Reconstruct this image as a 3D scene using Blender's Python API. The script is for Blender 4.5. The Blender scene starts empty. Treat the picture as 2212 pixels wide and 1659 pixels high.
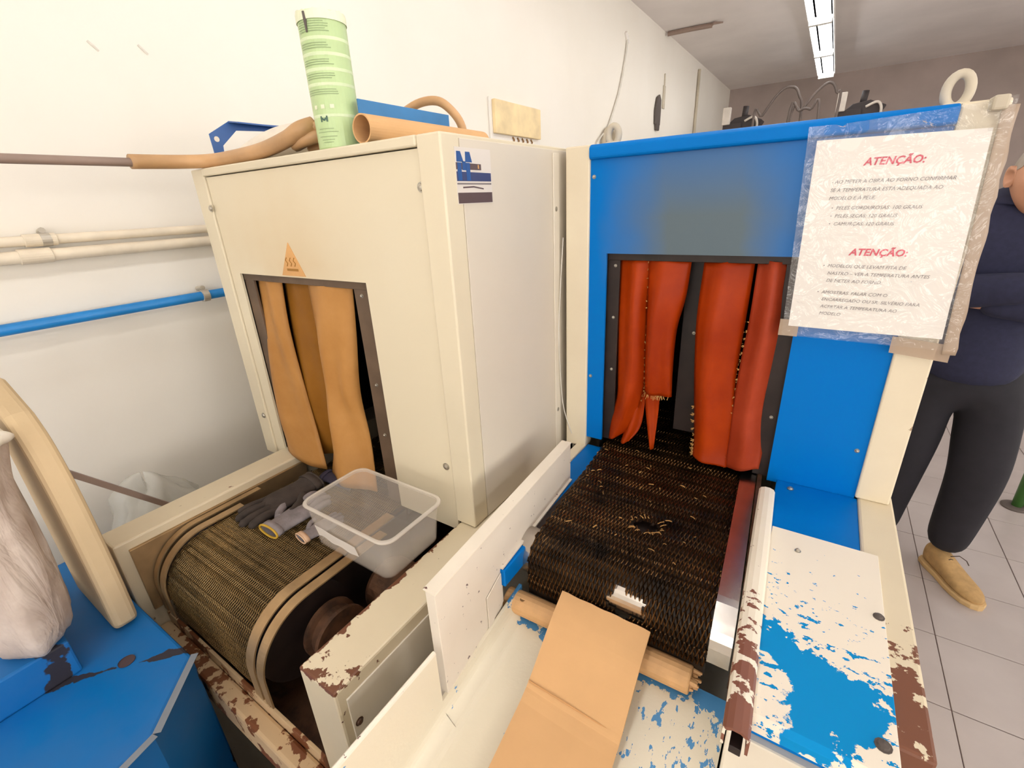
import bpy, bmesh, math, random
from mathutils import Vector, Matrix
random.seed(7)
S = bpy.context.scene
C = S.collection
PI = math.pi
# ------------------------------------------------------------------ camera, world, exposure
cam = bpy.data.cameras.new('camera'); camo = bpy.data.objects.new('camera', cam); C.objects.link(camo)
cam.sensor_width = 36.0; cam.lens = 16.19; cam.clip_start = 0.02; cam.clip_end = 60
camo.matrix_world = Matrix(((0.838009, -0.165106, 0.520078, 0.0),
                            (0.543780, 0.331666, -0.770909, 0.0),
                            (-0.045211, 0.928837, 0.367720, 1.6),
                            (0, 0, 0, 1)))
S.camera = camo
w = bpy.data.worlds.new('world'); S.world = w; w.use_nodes = True
w.node_tree.nodes['Background'].inputs[0].default_value = (1.0, 0.95, 0.9, 1)
w.node_tree.nodes['Background'].inputs[1].default_value = 0.05
S.view_settings.view_transform = 'Standard'; S.view_settings.look = 'None'
S.view_settings.gamma = 1.0; S.view_settings.use_curve_mapping = False
S.view_settings.exposure = -0.03
LAMP = 11.0
LAMP_AISLE = 9.0
FILL = 5.7

# ------------------------------------------------------------------ materials
def lin(r, g, b):
    f = lambda c: (c/255/12.92) if c <= 10.3 else ((c/255+0.055)/1.055)**2.4
    return (f(r), f(g), f(b), 1)
class NT:
    def __init__(s, name):
        s.m = bpy.data.materials.new(name); s.m.use_nodes = True
        s.t = s.m.node_tree; s.b = s.t.nodes['Principled BSDF']
    def n(s, kind, **kw):
        x = s.t.nodes.new(kind)
        for k, v in kw.items(): setattr(x, k, v)
        return x
    def l(s, a, b): s.t.links.new(a, b)
    def put(s, sock, v):
        if isinstance(v, (int, float)): sock.default_value = v
        elif isinstance(v, tuple): sock.default_value = v if len(v) == len(sock.default_value) else v[:3]
        else: s.l(v, sock)
    def math(s, op, a, b=0.0, clamp=False):
        x = s.n('ShaderNodeMath', operation=op, use_clamp=clamp); s.put(x.inputs[0], a); s.put(x.inputs[1], b); return x.outputs[0]
    def pos(s):
        if not hasattr(s, '_p'):
            g = s.n('ShaderNodeNewGeometry'); s._p = g.outputs['Position']
            x = s.n('ShaderNodeSeparateXYZ'); s.l(s._p, x.inputs[0]); s._x = x.outputs
        return s._p
    def ax(s, i): s.pos(); return s._x[i]
    def obj(s):
        if not hasattr(s, '_o'): s._o = s.n('ShaderNodeTexCoord').outputs['Object']
        return s._o
    def noise(s, scale, detail=4, rough=0.55, vec=None, dist=0.0):
        x = s.n('ShaderNodeTexNoise'); s.l(vec if vec is not None else s.pos(), x.inputs['Vector'])
        x.inputs['Scale'].default_value = scale; x.inputs['Detail'].default_value = detail
        x.inputs['Roughness'].default_value = rough; x.inputs['Distortion'].default_value = dist
        return x.outputs['Fac']
    def vscale(s, v, sc):
        x = s.n('ShaderNodeVectorMath', operation='MULTIPLY'); s.l(v, x.inputs[0]); x.inputs[1].default_value = sc; return x.outputs[0]
    def ramp(s, f, a, b):
        x = s.n('ShaderNodeMapRange', clamp=True); s.put(x.inputs[0], f); s.put(x.inputs[1], a); s.put(x.inputs[2], b); return x.outputs[0]
    def mix(s, f, a, b):
        x = s.n('ShaderNodeMix', data_type='RGBA'); s.put(x.inputs[0], f); s.put(x.inputs[6], a); s.put(x.inputs[7], b); return x.outputs[2]
    def bump(s, h, strength=0.3, dist=0.002):
        x = s.n('ShaderNodeBump'); x.inputs['Strength'].default_value = strength; x.inputs['Distance'].default_value = dist
        s.l(h, x.inputs['Height']); s.l(x.outputs[0], s.b.inputs['Normal'])
    def set(s, color=None, rough=None, metal=None, **kw):
        if color is not None: s.put(s.b.inputs['Base Color'], color)
        if rough is not None: s.put(s.b.inputs['Roughness'], rough)
        if metal is not None: s.put(s.b.inputs['Metallic'], metal)
        for k, v in kw.items(): s.put(s.b.inputs[k.replace('_', ' ')], v)
        return s.m
MATS = {}
def plain(name, col, rough=0.5, metal=0.0, var=0.08, scale=9, bump=0.0, bscale=120, spec=None):
    t = NT(name); f = t.noise(scale, 5)
    d = tuple(c*(1-var*2.2) for c in col[:3])+(1,); h = tuple(min(1, c*(1+var)) for c in col[:3])+(1,)
    c = t.mix(t.ramp(f, 0.3, 0.7), d, h)
    t.set(c, rough, metal)
    if spec is not None: t.b.inputs['Specular IOR Level'].default_value = spec
    if bump: t.bump(t.noise(bscale, 3), bump)
    MATS[name] = t.m; return t.m
CREAM = lin(226, 214, 186); CREAMW = lin(232, 223, 205); RUST = lin(110, 66, 42); BLUE = lin(0, 116, 200); WHITE = lin(236, 229, 216)

def chip(name, base, under, thr=0.68, scale=55, rough=0.42, dirt=0.12, extra=None, stretch=(1, 1, 1)):
    """paint with chips showing what lies below; extra(t) returns a 0..1 field that makes more chips"""
    t = NT(name)
    v = t.vscale(t.pos(), stretch)
    f = t.noise(scale, 5, 0.6, v)
    if extra: f = t.math('ADD', f, extra(t))
    k = t.ramp(f, thr, thr+0.02)
    d = t.ramp(t.noise(7, 5), 0.35, 0.75)
    b2 = t.mix(t.math('MULTIPLY', d, dirt), base, lin(150, 120, 84))
    t.set(t.mix(k, b2, under), rough)
    t.bump(t.math('SUBTRACT', 1.0, k), 0.5, 0.0006)
    MATS[name] = t.m; return t.m

M = MATS
# walls
t = NT('wall_paint'); f = t.noise(1.3, 4); t.set(t.mix(t.ramp(f, 0.3, 0.7), lin(240, 233, 220), lin(245, 239, 228)), 0.75); t.bump(t.noise(60, 3), 0.12, 0.002); M['wall'] = t.m
plain('ceiling_paint', lin(245, 238, 234), 0.85, var=0.03, scale=2); plain('end_wall_paint', lin(176, 160, 152), 0.8, var=0.06, scale=2)
plain('side_wall_paint', lin(225, 217, 205), 0.8, var=0.03, scale=2)
plain('cream_enamel', CREAM, 0.38, var=0.035, scale=3, bump=0.03)
plain('cream_side_panel', lin(222, 212, 194), 0.4, var=0.03, scale=2, bump=0.03)
chip('cream_rail_paint', lin(224, 210, 180), RUST, 0.70, 38, extra=lambda t: t.math('MULTIPLY', t.ramp(t.ax(2), 0.96, 0.98), t.math('MAXIMUM', t.math('MULTIPLY', t.math('MULTIPLY', t.ramp(t.ax(1), 0.31, 0.20), t.ramp(t.ax(0), -0.8, -0.7)), 0.24), t.math('MULTIPLY', t.ramp(t.math('ABSOLUTE', t.math('ADD', t.ax(0), 0.547)), 0.016, 0.0), 0.34))))
chip('cream_side', CREAMW, lin(118, 96, 80), 0.73, 50)
# heat-stained cream front panel
t = NT('cream_front'); x = t.math('ABSOLUTE', t.math('ADD', t.ax(0), 0.99)); g = t.ramp(x, 0.34, 0.0); zz = t.ramp(t.ax(2), 1.40, 1.50); z2 = t.ramp(t.ax(2), 1.74, 1.49)
k = t.math('MULTIPLY', t.math('MULTIPLY', g, t.math('MULTIPLY', zz, z2)), t.ramp(t.noise(5, 3), 0.2, 0.75)); t.set(t.mix(t.math('MULTIPLY', k, 0.6), CREAM, lin(205, 165, 100)), 0.36); M['cream_front'] = t.m
# blue paints
plain('blue_enamel', BLUE, 0.45, var=0.05, scale=4, bump=0.03, spec=0.1)
t = NT('blue_front'); x = t.math('ABSOLUTE', t.math('ADD', t.ax(0), 0.205)); g = t.ramp(t.math('ADD', x, t.math('MULTIPLY', t.noise(7, 3), 0.09)), 0.25, 0.11); zz = t.ramp(t.ax(2), 1.70, 1.56)
z0 = t.ramp(t.ax(2), 1.40, 1.46)
k = t.math('MULTIPLY', g, t.math('MULTIPLY', t.math('ADD', t.math('MULTIPLY', zz, 0.55), 0.38), z0)); t.set(t.mix(t.math('MULTIPLY', k, 0.95), lin(0, 114, 198), lin(104, 112, 104)), 0.36); t.b.inputs['Specular IOR Level'].default_value = 0.1; M['blue_front'] = t.m
# chipped white over blue: the plate on the feed table
t = NT('plate_paint')
X, Y = t.ax(0), t.ax(1)
n1 = t.math('MULTIPLY', t.math('SUBTRACT', t.noise(34, 6, 0.6), 0.5), 0.17)
edge = t.math('SUBTRACT', t.math('SUBTRACT', Y, 0.572), t.math('MULTIPLY', t.math('SUBTRACT', X, 0.02), -0.42))
a1 = t.math('ADD', edge, n1)
lf = t.math('ADD', t.math('SUBTRACT', t.math('MINIMUM', t.math('ADD', 0.046, t.math('MULTIPLY', t.math('SUBTRACT', 0.50, Y), 1.2)), 0.05), X), t.math('MULTIPLY', n1, 0.35))
cr = t.math('ADD', t.math('SUBTRACT', t.math('ADD', t.math('SUBTRACT', X, 0.105), t.math('SUBTRACT', 0.47, Y)), 0.025), t.math('MULTIPLY', n1, 0.7))
white = t.math('MAXIMUM', a1, t.math('MAXIMUM', lf, cr))
sp = t.math('ADD', t.noise(120, 4, 0.6, t.vscale(t.pos(), (0.6, 1, 1))), t.math('MULTIPLY', t.ramp(edge, 0.22, 0.0), 0.13))
white = t.math('SUBTRACT', white, t.math('MULTIPLY', t.ramp(sp, 0.715, 0.735), 0.5))
k = t.ramp(white, -0.001, 0.001)
t.set(t.mix(k, lin(0, 140, 206), lin(240, 230, 212)), 0.4); t.bump(k, 0.6, 0.0007); t.b.inputs['Specular IOR Level'].default_value = 0.15; M['plate'] = t.m
# tray of the blue oven: white over blue
t = NT('tray_paint')
X, Y = t.ax(0), t.ax(1)
n1 = t.math('MULTIPLY', t.math('SUBTRACT', t.noise(42, 5, 0.6), 0.5), 0.12)
ed = t.math('SUBTRACT', t.math('SUBTRACT', 0.515, Y), t.math('MULTIPLY', t.ramp(X, -0.3, -0.05), -0.012))
a1 = t.math('ADD', ed, n1)
sp = t.math('ADD', t.noise(70, 4, 0.6, t.vscale(t.pos(), (1.6, 0.7, 1))), t.math('MULTIPLY', t.ramp(X, -0.3, 0.0), 0.155))
a1 = t.math('SUBTRACT', a1, t.math('MULTIPLY', t.ramp(sp, 0.70, 0.73), 0.7))
k = t.ramp(a1, -0.001, 0.001)
t.set(t.mix(k, lin(74, 142, 196), lin(232, 222, 198)), 0.45); t.bump(t.math('ADD', k, t.math('MULTIPLY', t.noise(150, 3), 0.5)), 0.6, 0.0008); M['tray'] = t.m
# rail of the blue oven: cream far, rusty near
chip('frame_rail_paint', lin(226, 212, 182), lin(120, 74, 52), 0.72, 45, extra=lambda t: t.math('MULTIPLY', t.ramp(t.ax(1), 0.74, 0.52), 0.34))
chip('frame_post_paint', lin(230, 217, 190), lin(150, 120, 90), 0.76, 60, extra=lambda t: t.math('MULTIPLY', t.ramp(t.ax(0), 0.171, 0.179), 0.17))
chip('bar_paint', lin(238, 228, 208), lin(128, 78, 60), 0.66, 60, extra=lambda t: t.math('MULTIPLY', t.ramp(t.ax(1), 0.66, 0.38), 0.26), stretch=(0.6, 1, 1))
chip('guard_paint', lin(232, 222, 206), lin(104, 84, 84), 0.672, 75)
chip('guard_edge_paint', lin(244, 234, 216), lin(104, 68, 62), 0.67, 60)
chip('lip_paint', lin(206, 176, 136), lin(120, 70, 38), 0.52, 26, 0.5)
plain('rusty_steel', lin(92, 62, 42), 0.55, 0.3, 0.3, 30, 0.3); plain('black_steel', lin(46, 34, 30), 0.5, 0.2, 0.2, 20)
plain('jamb_brown', lin(104, 84, 66), 0.55, 0.1, 0.15, 12)
plain('bright_steel', lin(205, 198, 190), 0.24, 1.0, 0.12, 14, 0.05, 60); plain('zinc', lin(190, 184, 172), 0.35, 0.9, 0.1)
plain('worn_strip_steel', lin(176, 146, 106), 0.42, 0.55, 0.14, 14)
plain('belt_wire', lin(100, 70, 38), 0.26, 0.85, 0.42, 14); plain('belt_backing', lin(40, 28, 16), 0.5, 0.2, 0.4, 30, 0.5, 300)
plain('olive_wire', lin(134, 108, 66), 0.38, 0.6, 0.25, 10); plain('olive_backing', lin(52, 40, 24), 0.6, 0.1, 0.3, 30)
def leather(name, a, b, sc=10):
    t = NT(name); f = t.ramp(t.noise(sc, 5, 0.6), 0.3, 0.72); t.set(t.mix(f, a, b), 0.42); t.bump(t.noise(240, 3), 0.15, 0.001); t.b.inputs['Specular IOR Level'].default_value = 0.16; M[name] = t.m
leather('orange_leather', lin(148, 44, 2), lin(174, 60, 5)); leather('red_leather', lin(150, 52, 24), lin(172, 68, 40)); leather('tan_leather', lin(168, 116, 58), lin(194, 142, 82), 6); leather('gold_leather', lin(132, 84, 24), lin(156, 104, 38), 6)
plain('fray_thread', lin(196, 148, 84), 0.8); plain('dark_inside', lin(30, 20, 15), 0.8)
plain('cardboard', lin(216, 170, 118), 0.8, var=0.03, scale=10, bump=0.05); plain('cardboard_dark', lin(150, 112, 70), 0.85)
plain('cardboard_crease', lin(200, 150, 98), 0.85); plain('pine', lin(220, 172, 118), 0.6, var=0.08, scale=25)
plain('paper', lin(240, 234, 226), 0.6, var=0.015); plain('ink_red', lin(222, 84, 104), 0.6); plain('ink_grey', lin(140, 131, 130), 0.6)
plain('sticker_white', lin(226, 218, 208), 0.4, var=0.01); plain('ink_blue', lin(40, 86, 150), 0.4); plain('ink_brown', lin(98, 78, 76), 0.4); plain('ink_navy', lin(62, 70, 112), 0.4)
plain('sticker_orange', lin(222, 168, 104), 0.45); plain('ink_ochre', lin(170, 118, 40), 0.5)
t = NT('sleeve_film'); t.set(lin(244, 240, 234), 0.3); t.bump(t.noise(26, 3, 0.5, None, 1.5), 1.0, 0.006)
gl = t.n('ShaderNodeBsdfGlossy'); gl.inputs['Roughness'].default_value = 0.09; t.l(t.b.inputs['Normal'].links[0].from_socket, gl.inputs['Normal'])
tp = t.n('ShaderNodeBsdfTransparent'); fr = t.n('ShaderNodeFresnel'); fr.inputs['IOR'].default_value = 1.5; t.l(t.b.inputs['Normal'].links[0].from_socket, fr.inputs['Normal'])
m1 = t.n('ShaderNodeMixShader'); m1.inputs[0].default_value = 0.05; t.l(tp.outputs[0], m1.inputs[1]); t.l(t.b.outputs[0], m1.inputs[2])
m2 = t.n('ShaderNodeMixShader'); t.l(fr.outputs[0], m2.inputs[0]); t.l(m1.outputs[0], m2.inputs[1]); t.l(gl.outputs[0], m2.inputs[2])
t.l(m2.outputs[0], t.t.nodes['Material Output'].inputs[0]); M['film'] = t.m
t = NT('sleeve_edge_film'); t.set(lin(196, 172, 148), 0.3, Alpha=0.62); t.bump(t.noise(20, 3), 0.6, 0.003); M['film_edge'] = t.m
t = NT('frosted_plastic'); t.set(lin(232, 222, 210), 0.25, Alpha=0.17); M['frosted'] = t.m
t = NT('frosted_rim'); t.set(lin(236, 226, 212), 0.22, Alpha=0.5); M['frosted_rim'] = t.m
t = NT('bag_film'); t.set(lin(222, 220, 210), 0.2, Alpha=0.5); t.bump(t.noise(30, 4), 0.6, 0.003); M['bag'] = t.m
plain('canister_green', lin(190, 214, 156), 0.3, var=0.03, scale=20); plain('canister_band', lin(214, 230, 186), 0.3); plain('canister_print', lin(150, 172, 124), 0.4); plain('canister_dark', lin(70, 104, 88), 0.4); plain('canister_top', lin(232, 236, 204), 0.5)
plain('white_pad', lin(242, 232, 216), 0.7); plain('hose_tan', lin(204, 160, 112), 0.45, var=0.1); plain('rod_grey', lin(150, 128, 116), 0.5)
plain('tray_blue', lin(58, 128, 186), 0.4); plain('bracket_blue', lin(64, 104, 166), 0.4)
plain('pipe_cream', lin(234, 220, 196), 0.5); plain('pipe_blue', lin(30, 132, 206), 0.4); plain('clamp_metal', lin(200, 192, 178), 0.4, 0.5)
plain('plate_yellow', lin(248, 222, 172), 0.5); plain('dark_grey', lin(92, 82, 76), 0.6); plain('cable_white', lin(226, 220, 208), 0.5); plain('ring_white', lin(206, 194, 172), 0.55)
plain('machine_dark', lin(60, 52, 52), 0.6); plain('machine_grey', lin(150, 140, 132), 0.5); plain('hose_grey', lin(110, 98, 92), 0.6); plain('switch_white', lin(222, 212, 200), 0.5)
plain('navy_knit', lin(38, 40, 66), 0.9, var=0.08, scale=60, bump=0.2, bscale=300); plain('black_trousers', lin(28, 26, 34), 0.85, var=0.1, scale=20, bump=0.1)
plain('skin', lin(214, 158, 128), 0.55, var=0.05); plain('grey_hair', lin(176, 164, 152), 0.8); plain('suede_tan', lin(184, 148, 98), 0.85, var=0.12, scale=30, bump=0.2); plain('sole_tan', lin(206, 172, 122), 0.7); plain('lace', lin(70, 56, 46), 0.8)
plain('eye_white', lin(235, 230, 224), 0.3); plain('eye_dark', lin(40, 30, 26), 0.2); plain('lips', lin(176, 108, 96), 0.5)
plain('green_paint', lin(74, 122, 58), 0.4)
plain('cloth_pink', lin(200, 182, 168), 0.85, var=0.10, scale=14, bump=0.15, bscale=90); t = NT('cloth_wrinkled'); t.set(t.mix(t.ramp(t.noise(16, 4), .3, .7), lin(176, 156, 142), lin(212, 196, 182)), 0.85); t.bump(t.noise(22, 4, 0.5, t.vscale(t.pos(), (1, 1, 0.35)), 0.8), 0.9, 0.02); M['cloth_pink'] = t.m; plain('foam_tan', lin(214, 188, 148), 0.8, var=0.06, scale=5, bump=0.1)
chip('machine_blue', lin(0, 112, 186), lin(58, 56, 64), 0.74, 9, extra=lambda t: t.math('MULTIPLY', t.ramp(t.math('ABSOLUTE', t.math('SUBTRACT', t.math('ADD', t.math('MULTIPLY', t.ax(0), 1.17), 1.190), t.ax(1))), 0.045, 0.0), 0.36)); M['machine_blue'].node_tree.nodes['Principled BSDF'].inputs['Specular IOR Level'].default_value = 0.15; plain('edge_grey', lin(132, 140, 150), 0.5); plain('hole_dark', lin(84, 66, 70), 0.6)  # chipped blue; dark band beside the mounting block is its shadow painted in
plain('glove_grey', lin(140, 132, 134), 0.9, var=0.12, scale=40, bump=0.25, bscale=260); plain('glove_dark', lin(64, 54, 48), 0.9, var=0.15, scale=40, bump=0.2); plain('glove_navy', lin(58, 54, 72), 0.85, var=0.12, scale=40, bump=0.2); plain('cuff_yellow', lin(204, 164, 54), 0.9); plain('cuff_pink', lin(220, 182, 150), 0.9)
t = NT('floor_tile'); f = t.noise(3, 4); t.set(t.mix(t.ramp(f, 0.3, 0.7), lin(168, 157, 153), lin(182, 172, 168)), 0.30); t.bump(t.noise(14, 2), 0.12, 0.003); M['tile'] = t.m
t = NT('floor_grout'); bt = t.n('ShaderNodeTexBrick', offset=0.0, squash=1.0)
mp = t.n('ShaderNodeMapping'); t.l(t.pos(), mp.inputs[0]); mp.inputs['Location'].default_value = (-0.267, -0.271, 0)
t.l(mp.outputs[0], bt.inputs['Vector']); bt.inputs['Scale'].default_value = 1.0; bt.inputs['Brick Width'].default_value = 0.327; bt.inputs['Row Height'].default_value = 0.327; bt.inputs['Mortar Size'].default_value = 0.003
bt.inputs['Color1'].default_value = lin(172, 161, 157); bt.inputs['Color2'].default_value = lin(178, 167, 162); bt.inputs['Mortar'].default_value = lin(126, 104, 100)
t.set(bt.outputs['Color'], 0.4); M['floor'] = t.m
plain('grout', lin(126, 104, 100), 0.8)
for nm, st in (('tube', LAMP), ('tube_aisle', LAMP_AISLE)):
    t = NT(nm); t.set(lin(255, 250, 240), 0.4, Emission_Color=(0.985, 0.99, 1.0, 1), Emission_Strength=st); M[nm] = t.m
t = NT('fill_glow'); t.set(lin(245, 242, 236), 0.3, Emission_Color=(1.0, 0.985, 0.955, 1), Emission_Strength=FILL); M['pane'] = t.m  # glowing panes of the unseen windows added for fill
plain('lamp_white', lin(240, 238, 232), 0.4)

# ------------------------------------------------------------------ builders
def base_of(o):
    v = Vector((0, 0, 0))
    while o is not None: v += o.location; o = o.parent
    return v
def tag(o, label, cat, group=None, kind=None):
    if label: o['label'] = label
    if cat: o['category'] = cat
    if group: o['group'] = group
    if kind: o['kind'] = kind
    return o
def thing(name, label, cat, loc=(0, 0, 0), group=None):
    o = bpy.data.objects.new(name, None); C.objects.link(o); o.location = loc; o.empty_display_size = 0.05
    return tag(o, label, cat, group)
class MB:
    def __init__(s): s.v = []; s.f = []
    def add(s, vs, fs):
        k = len(s.v); s.v += [tuple(v) for v in vs]; s.f += [tuple(i+k for i in f) for f in fs]; return s
    def box(s, x0, x1, y0, y1, z0, z1):
        vs = [(x, y, z) for x in (x0, x1) for y in (y0, y1) for z in (z0, z1)]
        return s.add(vs, [(0, 1, 3, 2), (4, 6, 7, 5), (0, 4, 5, 1), (2, 3, 7, 6), (0, 2, 6, 4), (1, 5, 7, 3)])
    def hexa(s, bot, top):
        return s.add(list(bot)+list(top), [(3, 2, 1, 0), (4, 5, 6, 7), (0, 1, 5, 4), (1, 2, 6, 5), (2, 3, 7, 6), (3, 0, 4, 7)])
    def prism(s, poly, axis, a0, a1):
        """poly: 2-D points in the two other axes (kept in xyz order)"""
        def P(p, a): q = list(p); q.insert('xyz'.index(axis), a); return tuple(q)
        n = len(poly)
        return s.add([P(p, a0) for p in poly]+[P(p, a1) for p in poly],
                     [tuple(range(n))[::-1], tuple(range(n, 2*n))]+[(i, (i+1) % n, n+(i+1) % n, n+i) for i in range(n)])
    def tube(s, pts, r, seg=10, caps=True, flat=None):
        pts = [Vector(p) for p in pts]; n = len(pts)
        rr = r if isinstance(r, (list, tuple)) else [r]*n
        tn = []
        for i in range(n):
            d = pts[min(i+1, n-1)]-pts[max(i-1, 0)]; tn.append(d.normalized() if d.length > 1e-9 else Vector((0, 0, 1)))
        u = tn[0].orthogonal().normalized(); vs = []; fs = []
        for i in range(n):
            u = (u-tn[i]*u.dot(tn[i]));
            u = u.normalized() if u.length > 1e-6 else tn[i].orthogonal().normalized()
            b = tn[i].cross(u)
            for k in range(seg):
                a = 2*PI*k/seg; fl = flat or 1
                vs.append(pts[i]+(u*math.cos(a)+b*math.sin(a)*fl)*rr[i])
        for i in range(n-1):
            for k in range(seg):
                k2 = (k+1) % seg; fs.append((i*seg+k, i*seg+k2, (i+1)*seg+k2, (i+1)*seg+k))
        if caps: fs += [tuple(range(seg))[::-1], tuple(range((n-1)*seg, n*seg))]
        return s.add(vs, fs)
    def lathe(s, prof, c, axis='z', seg=32, caps=False):
        vs = []; fs = []; n = len(prof)
        for r, h in prof:
            for k in range(seg):
                a = 2*PI*k/seg; x, y = r*math.cos(a), r*math.sin(a)
                vs.append({'z': (c[0]+x, c[1]+y, c[2]+h), 'y': (c[0]+x, c[1]+h, c[2]+y), 'x': (c[0]+h, c[1]+x, c[2]+y)}[axis])
        for i in range(n-1):
            for k in range(seg):
                k2 = (k+1) % seg; fs.append((i*seg+k, i*seg+k2, (i+1)*seg+k2, (i+1)*seg+k))
        if caps: fs += [tuple(range(seg))[::-1], tuple(range((n-1)*seg, n*seg))]
        return s.add(vs, fs)
    def grid(s, fn, nu, nv):
        vs = [fn(i/nu, j/nv) for i in range(nu+1) for j in range(nv+1)]
        return s.add(vs, [(i*(nv+1)+j, (i+1)*(nv+1)+j, (i+1)*(nv+1)+j+1, i*(nv+1)+j+1) for i in range(nu) for j in range(nv)])
    def build(s, name, mat, parent=None, bevel=0.0, smooth=False, solid=0.0, subsurf=0, local=False, seg=2):
        me = bpy.data.meshes.new(name)
        o0 = Vector((0, 0, 0)) if local else base_of(parent)
        me.from_pydata([tuple(Vector(v)-o0) for v in s.v], [], s.f); me.materials.append(M[mat])
        bm = bmesh.new(); bm.from_mesh(me); bmesh.ops.recalc_face_normals(bm, faces=bm.faces); bm.to_mesh(me); bm.free()
        o = bpy.data.objects.new(name, me); C.objects.link(o); o.parent = parent
        if smooth:
            for p in me.polygons: p.use_smooth = True
        if solid:
            m = o.modifiers.new('solid', 'SOLIDIFY'); m.thickness = solid; m.offset = 0
        if bevel:
            m = o.modifiers.new('bevel', 'BEVEL'); m.width = bevel; m.segments = seg; m.limit_method = 'ANGLE'; m.angle_limit = math.radians(35)
        if subsurf:
            m = o.modifiers.new('sub', 'SUBSURF'); m.levels = subsurf; m.render_levels = subsurf
        return o
def bx(name, mat, parent, *b, bevel=0.002): return MB().box(*b).build(name, mat, parent, bevel)
def arc(c, r, a0, a1, n, plane='yz', x=0.0):
    out = []
    for i in range(n+1):
        a = math.radians(a0+(a1-a0)*i/n)
        p = (c[0]+r*math.cos(a), c[1]+r*math.sin(a))
        out.append((x, p[0], p[1]) if plane == 'yz' else ((p[0], x, p[1]) if plane == 'xz' else (p[0], p[1], x)))
    return out
def screw(parent, x, y, z, d='-y', r=0.006, mat='zinc'):
    ax = d[-1]; sg = -1 if d[0] == '-' else 1
    prof = [(r*1.35, 0), (r*1.35, 0.001*sg), (r, 0.001*sg), (r*0.85, 0.0035*sg), (0.0004, 0.0048*sg)]
    return MB().lathe(prof, (x, y, z), ax, 12, True).build('screw', mat, parent, smooth=False)
def struct(o): o['kind'] = 'structure'; return o
def smooth_curve(pts, n=6):
    pts = [Vector(p) for p in pts]; out = []
    for i in range(len(pts)-1):
        p0, p1, p2, p3 = pts[max(i-1, 0)], pts[i], pts[i+1], pts[min(i+2, len(pts)-1)]
        for k in range(n):
            q = k/n
            out.append(0.5*((2*p1)+(p2-p0)*q+(2*p0-5*p1+4*p2-p3)*q*q+(3*p1-p0-3*p2+p3)*q**3))
    out.append(pts[-1]); return out

# ------------------------------------------------------------------ the room
XW, XR, YB, YE, H = -1.6, 5.2, -4.6, 8.7, 3.03
struct(bx('wall_left', 'wall', None, XW-0.15, XW, YB, YE, -0.1, H, bevel=0))
struct(bx('wall_right', 'side_wall_paint', None, XR, XR+0.15, YB, YE, -0.1, H, bevel=0))
struct(bx('wall_back', 'side_wall_paint', None, XW-0.15, XR+0.15, YB-0.15, YB, -0.1, H, bevel=0))
struct(bx('wall_far', 'end_wall_paint', None, XW-0.15, XR+0.15, YE, YE+0.15, -0.1, H, bevel=0))
struct(bx('ceiling', 'ceiling_paint', None, XW-0.15, XR+0.15, YB-0.15, YE+0.15, H, H+0.12, bevel=0))
fl = struct(bx('floor', 'floor', None, XW, XR, YB, YE, -0.1, -0.004, bevel=0))
tile_me = None
P = 0.327
for i in range(1, 9):
    for j in range(3, 19):
        x0, y0 = 0.267+P*(i-1)-0.0, 0.271+P*j
        if tile_me is None:
            o = MB().box(0.0015, P-0.0015, 0.0015, P-0.0015, -0.004, 0).build('tile', 'tile', fl, 0.0012, local=True, seg=1); tile_me = o
        else:
            o = tile_me.copy(); C.objects.link(o)
        o.parent = fl; o.location = (x0, y0, 0)

# added fill lights: unseen glowing windows in the walls beside and behind the camera
def fill_window(n, wall, a, z0=1.05, z1=2.45, wd=1.9):
    o = thing('fill_window_%d' % n, None, None, (XR, a, z0) if wall == 'r' else (a, YB, z0)); o['kind'] = 'structure'
    def b(name, mat, a0, a1, za, zb, d):
        if wall == 'r': bx(name, mat, o, XR-d, XR, a0, a1, za, zb, bevel=0.003)
        else: bx(name, mat, o, a0, a1, YB, YB+d, za, zb, bevel=0.003)
    for k in range(3):
        p0 = a-wd/2+wd*k/3; b('pane', 'pane', p0+.03, p0+wd/3-.03, z0, z1, 0.012)  # glowing panes of the added fill window
    for k in range(4): b('fill_mullion', 'lamp_white', a-wd/2+wd*k/3-.03, a-wd/2+wd*k/3+.03, z0, z1, 0.05)
    b('frame', 'lamp_white', a-wd/2-.03, a+wd/2+.03, z0-.06, z0, 0.06); b('frame', 'lamp_white', a-wd/2-.03, a+wd/2+.03, z1, z1+.06, 0.06)  # frame of the added fill window
for k, y in enumerate((-2.6, -0.2, 2.2, 4.6)): fill_window(k+1, 'r', y)
for k, x in enumerate((-0.2, 2.2, 4.0)): fill_window(k+5, 'b', x, wd=1.5)

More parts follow.
